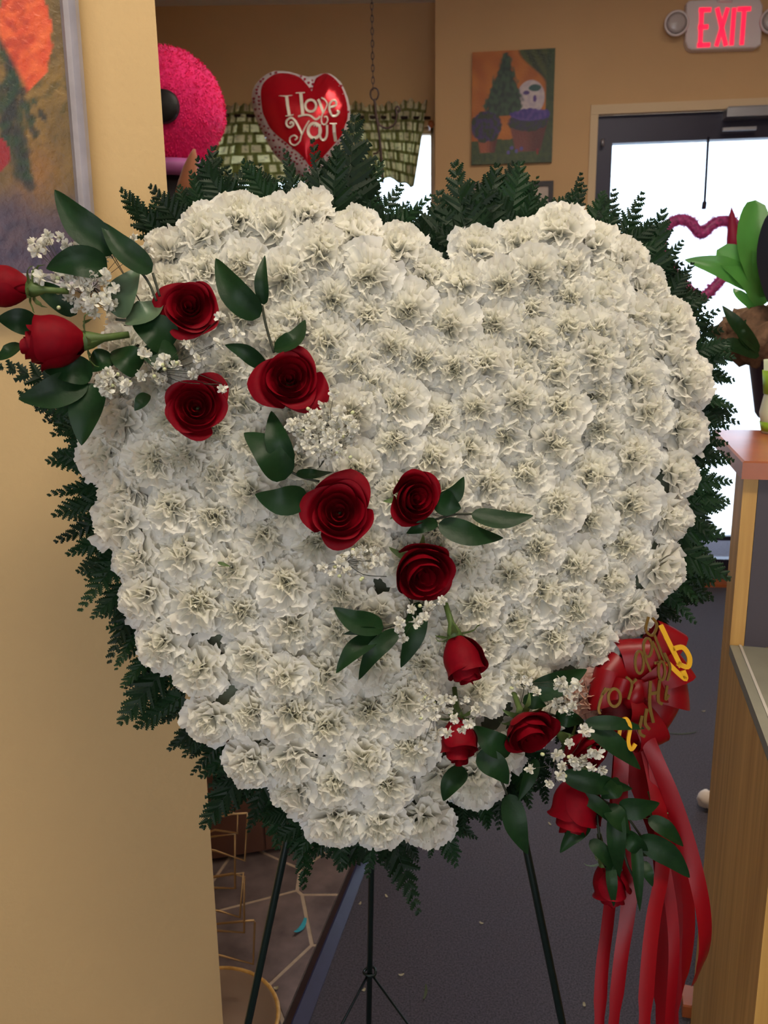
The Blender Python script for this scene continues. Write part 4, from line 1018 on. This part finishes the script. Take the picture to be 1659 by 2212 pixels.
def rose(px, py, dpx, ax, kind, sd_, label, off=-.055, spin=0, length=1.0, droplen=None):
    pet, sep, st_, P = RK[(kind, sd_)]
    a = (RT*ax[0]+UP*ax[1]-FW*ax[2]).normalized(); zc = hz(px, py)+off
    sc_ = (dpx/FPX*zc)/(2*(P['R']+P['fl']*.8)*.01)
    c = PC(px, py, zc); base = c-a*(P['H']*.5*.01*sc_*length)
    R3 = frame(a, UP if abs(a.dot(UP)) < .9 else -FW) @ Matrix.Rotation(spin, 3, 'Z')
    e = bpy.data.objects.new('rose', None); COL.objects.link(e); e.empty_display_size = .02
    e.matrix_world = Matrix.Translation(base) @ R3.to_4x4() @ Matrix.Diagonal((sc_, sc_, sc_*length, 1))
    e['label'] = label; e['category'] = 'rose'; e['group'] = 'red roses across the wreath'
    for m_ in pet: link('petal', m_, e)
    for m_ in sep: link('sepal', m_, e)
    link('stem', st_, e)
    return e
rose(411, 664, 146, (.12, .12, 1), 'open', 0, 'open red rose at upper left, directly above another open rose', spin=.4)
rose(424, 880, 150, (.15, -.05, 1), 'open', 1, 'open red rose at left, directly below another open rose', spin=2)
rose(625, 820, 158, (.10, .10, 1), 'open', 2, 'open red rose with a ruscus sprig rising above it', spin=1)
rose(733, 1107, 168, (.05, .06, 1), 'open', 3, 'largest open red rose, near the centre of the heart', spin=3)
rose(893, 1077, 124, (.42, .05, 1), 'semi', 0, 'half open red rose just right of the largest central rose', spin=.5)
rose(912, 1234, 152, (.28, -.45, 1), 'semi', 1, 'half open red rose tilted down, below the centre of the heart', spin=1.5)
rose(1000, 1426, 100, (.32, -1, .45), 'bud', 0, 'red rosebud nodding down alone in the lower middle of the carnations', spin=.8)
rose(990, 1602, 92, (.0, -1, .62), 'bud', 1, 'red rosebud pointing down with white florets lying over it', spin=2.2)
rose(1142, 1578, 124, (.22, -.62, .95), 'semi', 2, 'half open red rose at the lower right edge of the heart', spin=.2)
rose(1245, 1742, 118, (-.25, -1, .25), 'bud', 2, 'large dark red rosebud hanging below the heart at lower right', off=-.03, spin=.3)
rose(114, 742, 122, (-1, -.18, .38), 'bud', 3, 'red rosebud lying sideways, pointing left before the partition', off=-.07, spin=1.1)
rose(5, 620, 104, (-1, .05, .12), 'bud', 0, 'red rosebud cut off by the left edge of the photo', off=-.07, spin=2.1)
rose(1318, 1912, 84, (.22, -1, .1), 'bud', 1, 'lowest dark red rosebud, hanging among the ribbon tails', off=-.02, spin=.6)
rose(1432, 1800, 70, (.30, -1, .1), 'bud', 2, 'narrow dark red rosebud lying against the long ribbon tails', off=.0, spin=1.6)
rose(1262, 1625, 128, (.55, -.35, .5), 'semi', 0, 'dark red rose half hidden between the heart and the bow', off=.0, spin=2.6)

# ================================================================== leaf sprigs
def L3(x, y, off): return PC(x, y, hz(x, y)+off)
def sprig(label, stems, leaves, off=-.055, pale=False, r=.0016):
    b = L3(stems[0][0][0], stems[0][0][1], off)
    t = thing('leaf_sprig', label, 'leaf sprig', b[:], 'ruscus sprigs in the rose spray')
    for stp in stems:
        part('stem', tube(smoothline([L3(x, y, off+.004) for x, y in stp], 4), r, 6), M['twig'], t)
    for lf in leaves:
        (bx, by), (tx, ty), wpx = lf[:3]; bend = lf[3] if len(lf) > 3 else 0; pl_ = lf[4] if len(lf) > 4 else pale; do = lf[5] if len(lf) > 5 else 0
        dx_, dy_ = tx-bx, ty-by; l = math.hypot(dx_, dy_); mx, my = (bx+tx)/2-dy_/l*bend, (by+ty)/2+dx_/l*bend
        j = rs.uniform(-.012, .012)
        pts_ = [L3(bx, by, off+do), L3(mx, my, off+do-.010), L3(tx, ty, off+do+j)]
        nn = (-FW+RT*rs.uniform(-.35, .35)+UP*rs.uniform(-.2, .5)).normalized()
        part('leaf', leaf_geo(pts_, wpx/FPX*1.02, rs.uniform(.15, .4), 14, 4, nrm=nn), M['leaf_pale' if pl_ else 'leaf'], t)
    return t
sprig('ruscus sprig with large pointed leaves at top left, before the painting', [[(338, 650), (318, 605), (280, 562), (240, 525)], [(345, 640), (330, 590)]],
      [((250, 545), (118, 410), 62, -12), ((328, 588), (218, 478), 50, -10), ((232, 578), (100, 580), 58, 14)], -.07)
sprig('broad olive ruscus leaves beside the upper left rose', [[(360, 745), (300, 700), (250, 690)]],
      [((255, 685), (300, 578), 66, -8, True), ((272, 690), (352, 648), 54, 8, True), ((372, 748), (286, 700), 72, 10), ((300, 800), (240, 760), 60, 6), ((385, 770), (300, 760), 66, 0)], -.05)
sprig('dark ruscus leaves around the two rosebuds at the left edge', [[(210, 735), (150, 720), (70, 712)]],
      [((165, 680), (58, 604), 42, 6), ((78, 705), (-6, 688), 48, 4), ((45, 742), (-12, 778), 34, -4), ((245, 770), (188, 800), 46, 4)], -.045)
sprig('dark ruscus sprig hanging at left below the sideways rosebud', [[(300, 745), (250, 780), (205, 825)]],
      [((208, 828), (176, 962), 68, 6), ((186, 820), (40, 862), 64, -10), ((200, 810), (95, 800), 56, 8), ((318, 850), (291, 887), 26, 0)], -.05)
sprig('ruscus sprig rising between the two upper roses', [[(592, 762), (575, 705), (566, 660)]],
      [((561, 685), (466, 558), 58, -12), ((570, 658), (572, 552), 28, -6), ((592, 754), (659, 691), 42, 16), ((572, 793), (486, 745), 34, 8)], -.045)
sprig('ruscus sprig of three leaves left of the largest central rose', [[(690, 1040), (650, 1030), (615, 1010)]],
      [((623, 1007), (586, 888), 50, -6), ((616, 1036), (527, 935), 72, 14), ((665, 1070), (551, 1068), 58, -14), ((640, 1022), (718, 1020), 22, 4)], -.045)
sprig('ruscus sprig pointing right from the half open centre rose', [[(935, 1125), (975, 1112), (1022, 1110)]],
      [((1018, 1110), (1152, 1114), 44, 12), ((948, 1130), (1087, 1162), 52, 10), ((945, 1128), (878, 1152), 28, 2), ((948, 1090), (1002, 1030), 36, 10), ((946, 1072), (996, 1098), 50, 6)], -.045)
sprig('ruscus sprig with slim leaves below the tilted rose', [[(890, 1290), (880, 1335), (825, 1358)], [(882, 1330), (905, 1350)]],
      [((828, 1354), (720, 1312), 50, -12), ((820, 1363), (742, 1370), 18, 4), ((816, 1373), (726, 1454), 42, 10), ((861, 1362), (775, 1468), 38, 12), ((905, 1300), (866, 1442), 46, -8)], -.045)
sprig('ruscus leaves between the two lower right roses', [[(1060, 1600), (1030, 1620)]],
      [((1105, 1622), (1024, 1568), 52, -8), ((1030, 1630), (1098, 1694), 52, -10), ((1004, 1660), (958, 1730), 42, 8)], -.04)
sprig('dark ruscus leaf above the rose on the lower right edge', [[(1130, 1520), (1160, 1490)]], [((1140, 1500), (1268, 1446), 52, 4), ((1130, 1510), (1180, 1525), 30, 0)], -.035)
sprig('dark ruscus leaves crossing the red bow', [[(1180, 1540), (1240, 1560), (1280, 1570)]],
      [((1262, 1562), (1392, 1574), 30, -6), ((1272, 1570), (1384, 1662), 44, -6), ((1200, 1545), (1262, 1560), 36, 0)], -.05)
sprig('trailing dark ruscus sprig at lower right over the red ribbons', [[(1215, 1660), (1290, 1720), (1350, 1760), (1400, 1830)], [(1340, 1740), (1350, 1850), (1372, 1900)]],
      [((1215, 1672), (1366, 1704), 46, 4), ((1250, 1712), (1338, 1792), 30, -8), ((1335, 1742), (1425, 1735), 48, 8), ((1340, 1690), (1300, 1725), 40, 0), ((1400, 1768), (1476, 1828), 36, -6), ((1378, 1810), (1490, 1896), 52, -12), ((1350, 1800), (1400, 1850), 40, 0), ((1332, 1740), (1338, 1895), 40, 4), ((1372, 1800), (1382, 1968), 26, 0), ((1310, 1740), (1360, 1800), 46, 0), ((1390, 1860), (1410, 1915), 24, 0)], -.045)
sprig('small dark ruscus leaves hanging above the lowest rosebud', [[(1290, 1760), (1300, 1850), (1315, 1885)]],
      [((1275, 1778), (1210, 1842), 34, 8), ((1274, 1815), (1328, 1885), 34, -6), ((1318, 1860), (1326, 1958), 24, 0), ((1262, 1790), (1232, 1805), 16, 0)], -.035)
sprig('long dark leaf hanging over the right easel leg', [[(1080, 1680), (1100, 1725)]], [((1100, 1715), (1140, 1845), 52, 6), ((1160, 1640), (1120, 1730), 30, 0)], -.01)
tag(part('leaf_scrap', leaf_geo([L3(470, 1215, -.03), L3(484, 1219, -.032), L3(498, 1224, -.03)], .004, .2, 8, 2), M['sepal']), 'tiny green sliver lying on the left carnations', 'leaf')

# ================================================================== baby's breath
def floret(seed):
    r = random.Random(seed); V, Fs = [], []
    for k in range(20):
        el = math.asin(r.uniform(-.1, 1)); az = r.uniform(0, 6.28); d = Vector((math.cos(el)*math.cos(az), math.cos(el)*math.sin(az), math.sin(el)))
        b = d.orthogonal().normalized(); b = (Matrix.Rotation(r.uniform(0, 6.28), 3, d) @ b); c = d.cross(b); L_ = r.uniform(.0056, .0078); wv = .0022; i = len(V)
        V += [Vector((0, 0, 0)), d*L_*.55-b*wv+c*.0006, d*L_-b*wv*.7-c*.0004, d*L_*1.08, d*L_+b*wv*.7-c*.0004, d*L_*.55+b*wv+c*.0006, d*L_*.6-c*.0005]
        Fs += [(i, i+1, i+6), (i+1, i+2, i+3, i+6), (i+6, i+3, i+4, i+5), (i, i+6, i+5)]
    return mesh('floret', V, Fs, M['breath'])
FL = [floret(s) for s in range(4)]
BUD = mesh('bud', *lathe([(.0001, -.003), (.0018, -.0015), (.0022, .0008), (.0012, .0026), (.0001, .003)], (0, 0, 0), 8), M['breath_bud'])
def breath(label, cx, cy, rx, ry, n, root, seed, off=-.04, pts=None, nb=5, ang=0):
    r = random.Random(seed); L0 = L3(root[0], root[1], off+.01)
    t = thing('babys_breath_sprig', label, 'baby\'s breath', L0[:], 'baby\'s breath sprays')
    P2 = list(pts or [])
    k = 0
    while len(P2) < n and k < 4000:
        k += 1; a = r.uniform(0, 6.28); q = math.sqrt(r.random()); ex_, ey_ = q*math.cos(a)*rx, q*math.sin(a)*ry
        x, y = cx+ex_*math.cos(ang)-ey_*math.sin(ang), cy+ex_*math.sin(ang)+ey_*math.cos(ang)
        if all(math.hypot(x-p[0], y-p[1]) > 12 for p in P2): P2.append((x, y))
    gs = []; hubs = [(cx+(r.uniform(-.5, .5))*rx, cy+r.uniform(-.5, .5)*ry) for _ in range(max(1, len(P2)//7))]
    for h in hubs: gs.append(tube(smoothline([L0, L3((root[0]+h[0])/2+r.uniform(-14, 14), (root[1]+h[1])/2+r.uniform(-14, 14), off+.004), L3(h[0], h[1], off)], 4), .0005, 4))
    fp_ = []
    for x, y in P2:
        o_ = off+r.uniform(-.022, .006); p = L3(x, y, o_); fp_.append(p); h = min(hubs, key=lambda q: math.hypot(q[0]-x, q[1]-y))
        gs.append(tube([L3(h[0], h[1], off), L3((h[0]+x)/2+r.uniform(-4, 4), (h[1]+y)/2+r.uniform(-4, 4), (off+o_)/2), p], .00032, 3))
    part('stem', join(*gs), M['twig'], t)
    for i, p in enumerate(fp_):
        s = r.uniform(.85, 1.25); R3 = frame((-FW+RT*r.uniform(-.8, .8)+UP*r.uniform(-.8, .8)).normalized()) @ Matrix.Rotation(r.uniform(0, 6), 3, 'Z')
        link('floret', FL[i % 4], t, Matrix.Translation(p-L0) @ R3.to_4x4() @ Matrix.Scale(s, 4))
    for i in range(nb):
        x, y = cx+r.uniform(-1, 1)*rx, cy+r.uniform(-1, 1)*ry; p = L3(x, y, off-.01); h = min(hubs, key=lambda q: math.hypot(q[0]-x, q[1]-y))
        b = link('bud', BUD, t, Matrix.Translation(p-L0) @ frame(-FW+RT*r.uniform(-1, 1)).to_4x4())
    return t
breath('white baby\'s breath at top left beneath the large pointed leaves', 185, 622, 78, 52, 42, (330, 700), 1, -.055, [(72, 525), (95, 530), (80, 545), (104, 510), (130, 513), (100, 522), (145, 530), (90, 600), (82, 592), (290, 515), (318, 535)], ang=.55)
breath('white baby\'s breath behind the olive leaves before the painting', 215, 545, 55, 35, 16, (330, 700), 2, -.04)
breath('white baby\'s breath between the two stacked left roses', 345, 800, 40, 32, 9, (480, 830), 3, -.07, [(312, 766), (355, 778), (360, 790), (336, 792), (380, 790), (307, 812), (335, 815), (352, 822), (417, 808), (480, 840), (432, 778), (475, 742), (510, 722), (475, 686), (415, 750), (400, 745)])
breath('white baby\'s breath below the rose with rising sprig', 705, 935, 68, 55, 46, (690, 1010), 4, -.07, [(722, 848), (787, 868), (700, 875), (633, 920), (630, 925)], nb=10)
breath('sparse baby\'s breath twigs left of the tilted rose', 770, 1225, 50, 42, 12, (835, 1245), 5, -.06, [(795, 1226), (771, 1195), (697, 1223), (716, 1234), (826, 1210), (808, 1192)], nb=6)
breath('small white florets just below the tilted rose', 895, 1330, 30, 22, 4, (880, 1290), 6, -.07, [(890, 1316), (925, 1311), (862, 1345), (897, 1345), (955, 1297), (915, 1335), (870, 1378), (862, 1353)], nb=1)
breath('white baby\'s breath around the nodding lower rosebud', 940, 1520, 42, 45, 16, (1000, 1560), 7, -.065, [(960, 1512), (978, 1510), (1003, 1510), (930, 1505), (932, 1530), (938, 1546), (1030, 1530), (1035, 1537), (936, 1580), (945, 1585), (912, 1615)], nb=3)
breath('four white florets lying on the downward rosebud', 990, 1560, 5, 5, 4, (1000, 1530), 8, -.11, [(983, 1552), (1014, 1562), (998, 1574), (967, 1580)], nb=0)
breath('white florets above the rose on the lower right edge', 1135, 1475, 40, 28, 9, (1125, 1520), 9, -.06, [(1112, 1480), (1140, 1470), (1145, 1485), (1212, 1468), (1208, 1482), (1228, 1490), (1105, 1455), (1250, 1478)], nb=1)
breath('white baby\'s breath right of the rose on lower right edge', 1215, 1525, 22, 14, 5, (1190, 1560), 10, -.06, [(1205, 1520), (1222, 1522), (1215, 1530)], nb=0)
breath('white baby\'s breath below the bow among dark leaves', 1200, 1650, 45, 30, 14, (1200, 1690), 11, -.075, [(1230, 1606), (1204, 1630), (1240, 1640), (1248, 1650), (1215, 1655), (1210, 1675), (1185, 1690), (1145, 1660), (1272, 1626), (1290, 1625), (1262, 1640), (1280, 1655), (1300, 1663), (1265, 1578)], nb=3)
breath('faint baby\'s breath on the carnations at far left', 245, 825, 35, 30, 9, (290, 800), 12, -.065, nb=6)

# ================================================================== bow
BC = (1372, 1500)
def BP(x, y, z): return PC(x, y, z)
zb_ = 1.035
bow = thing('ribbon_bow', 'red satin ribbon bow with gold script letters and long hanging tails', 'ribbon bow', BP(BC[0], BC[1], zb_)[:])
for (a, L_, W_, hh, dz_) in ((168, 96, 96, .022, 0), (196, 88, 70, .018, .01), (140, 100, 90, .02, .012), (62, 168, 70, .02, .02), (95, 120, 80, .022, .012), (38, 128, 78, .024, .0), (8, 112, 84, .022, .004), (-35, 96, 70, .02, .008), (-72, 118, 76, .022, 0), (-105, 96, 70, .02, .006), (-140, 96, 72, .02, .01), (20, 60, 60, .02, -.012), (160, 55, 55, .02, -.012), (-90, 60, 60, .02, -.012)):
    a = math.radians(a); d = RT*math.cos(a)+UP*math.sin(a); wv = d.cross(FW).normalized(); c = BP(BC[0], BC[1], zb_+dz_); Lm = L_/FPX*zb_; line, ws = [], []
    for k in range(19):
        t = k/18; ph = t*2*PI; al = Lm*(1-math.cos(ph))/2; op = hh*math.sin(ph)*(.4+.6*(1-math.cos(ph))/2)
        line.append(c+d*al-FW*op+wv*(.004*math.sin(ph*1.5+a))); ws.append(W_/FPX*zb_*(.22+.78*((1-math.cos(ph))/2)**.7))
    twist = rs.uniform(-.3, .3)
    nl_ = [(line[min(i+1, 18)]-line[max(i-1, 0)]).normalized() for i in range(19)]
    part('loop', sheet(line, ws, lambda i: (wv+FW*twist).normalized(), .03), M['satin'], bow)
V, Fs = lathe([(.0001, -.02), (.010, -.016), (.013, 0), (.010, .016), (.0001, .02)], BP(BC[0], BC[1], zb_-.012), 14, frame(UP+RT*.5, FW)); part('knot', (V, Fs), M['satin'], bow)
for pts_, wp_, z0, z1 in (([(1352, 1560), (1365, 1640), (1400, 1730), (1432, 1820), (1445, 1950), (1440, 2080), (1442, 2260)], 58, 1.05, 1.08),
                      ([(1385, 1560), (1412, 1630), (1450, 1720), (1490, 1840), (1518, 1960), (1522, 2050), (1500, 2122)], 36, 1.02, 1.0),
                      ([(1395, 1600), (1420, 1720), (1432, 1860), (1412, 1980), (1400, 2090), (1388, 2280)], 34, 1.03, .97),
                      ([(1400, 1600), (1440, 1750), (1475, 1880), (1488, 1980), (1482, 2070), (1462, 2160)], 32, 1.10, 1.13),
                      ([(1340, 1600), (1328, 1760), (1322, 1900), (1312, 2000), (1300, 2100), (1292, 2280)], 30, 1.07, 1.04),
                      ([(1345, 1600), (1340, 1750), (1362, 1880), (1356, 1970), (1340, 2080), (1318, 2280)], 32, 1.04, 1.02),
                      ([(1410, 1620), (1425, 1800), (1450, 1960), (1456, 2060), (1448, 2180), (1440, 2290)], 24, 1.02, 1.02)):
    n_ = len(pts_); line = smoothline([PC(x, y, z0+(z1-z0)*i/(n_-1)) for i, (x, y) in enumerate(pts_)], 6); m_ = len(line); tw0, tw1 = rs.uniform(-.3, .3), rs.uniform(-.45, .45)
    def wd2(i, m_=m_, tw0=tw0, tw1=tw1):
        tw = tw0+(tw1-tw0)*math.sin(i/m_*PI*1.5); return (RT*math.cos(tw)+FW*math.sin(tw)).normalized()
    ws = [wp_/FPX*1.0/max(.6, math.cos(tw0+(tw1-tw0)*math.sin(i/m_*PI*1.5)))*(1 if i < m_-4 else .75) for i in range(m_)]
    part('tail', sheet(line, ws, wd2, .04), M['satin'], bow)
LG = lambda x, y, off: PC(x, y, .985-off)
def gl(strokes, m_, zz_=0, wpx=4): 
    wpx = wpx*1.3
    glyph('letter', [{'p': (sl2(p) if len(p) > 2 else p), 'w': wpx} for p in strokes], zz_, wpx, m_, bow, .003, LG)
gl([[(1426, 1350), (1440, 1380), (1456, 1412), (1470, 1440)], [(1452, 1402), (1474, 1398), (1488, 1420), (1484, 1440), (1462, 1432)], [(1442, 1432), (1462, 1452), (1480, 1466), (1474, 1448)]], M['gold_y'], .0, 8)
gl([ell(1326, 1506, 13, 19, 20)], M['gold'], .0, 4.5)
gl([[(1308, 1485), (1300, 1500), (1292, 1530), (1296, 1542)], [(1300, 1500), (1312, 1488), (1318, 1492)]], M['gold'], .0, 4)
gl([[(1338, 1560), (1352, 1552), (1360, 1570), (1356, 1600), (1362, 1618), (1372, 1606)], [(1340, 1562), (1334, 1600)]], M['gold_y'], .004, 6)
gl([[(1400, 1332), (1394, 1360), (1408, 1372), (1418, 1350), (1408, 1334)], [(1412, 1370), (1432, 1420), (1440, 1428)]], M['gold'], .0, 4)
gl([ell(1398, 1398, 9, 20, 18), [(1408, 1385), (1424, 1425), (1412, 1432)]], M['gold'], .0, 4)
gl([ell(1380, 1430, 9, 24, 18), [(1390, 1415), (1404, 1450)]], M['gold'], .006, 4)
gl([[(1434, 1410), (1446, 1440), (1440, 1470)], ell(1428, 1448, 7, 20, 16)], M['gold'], .006, 4)
gl([[(1352, 1462), (1364, 1476), (1356, 1510)], [(1364, 1476), (1374, 1466)]], M['gold'], .0, 4)
gl([[(1404, 1470), (1402, 1520), (1410, 1560)], [(1424, 1468), (1420, 1510), (1430, 1520)], [(1404, 1498), (1424, 1494)]], M['gold'], .004, 5)
gl([[(1386, 1545), (1380, 1580), (1392, 1590)], [(1396, 1530), (1392, 1560), (1402, 1575)]], M['gold'], .0, 5)
gl([[(1440, 1480), (1436, 1510), (1444, 1500)]], M['gold'], .0, 4)
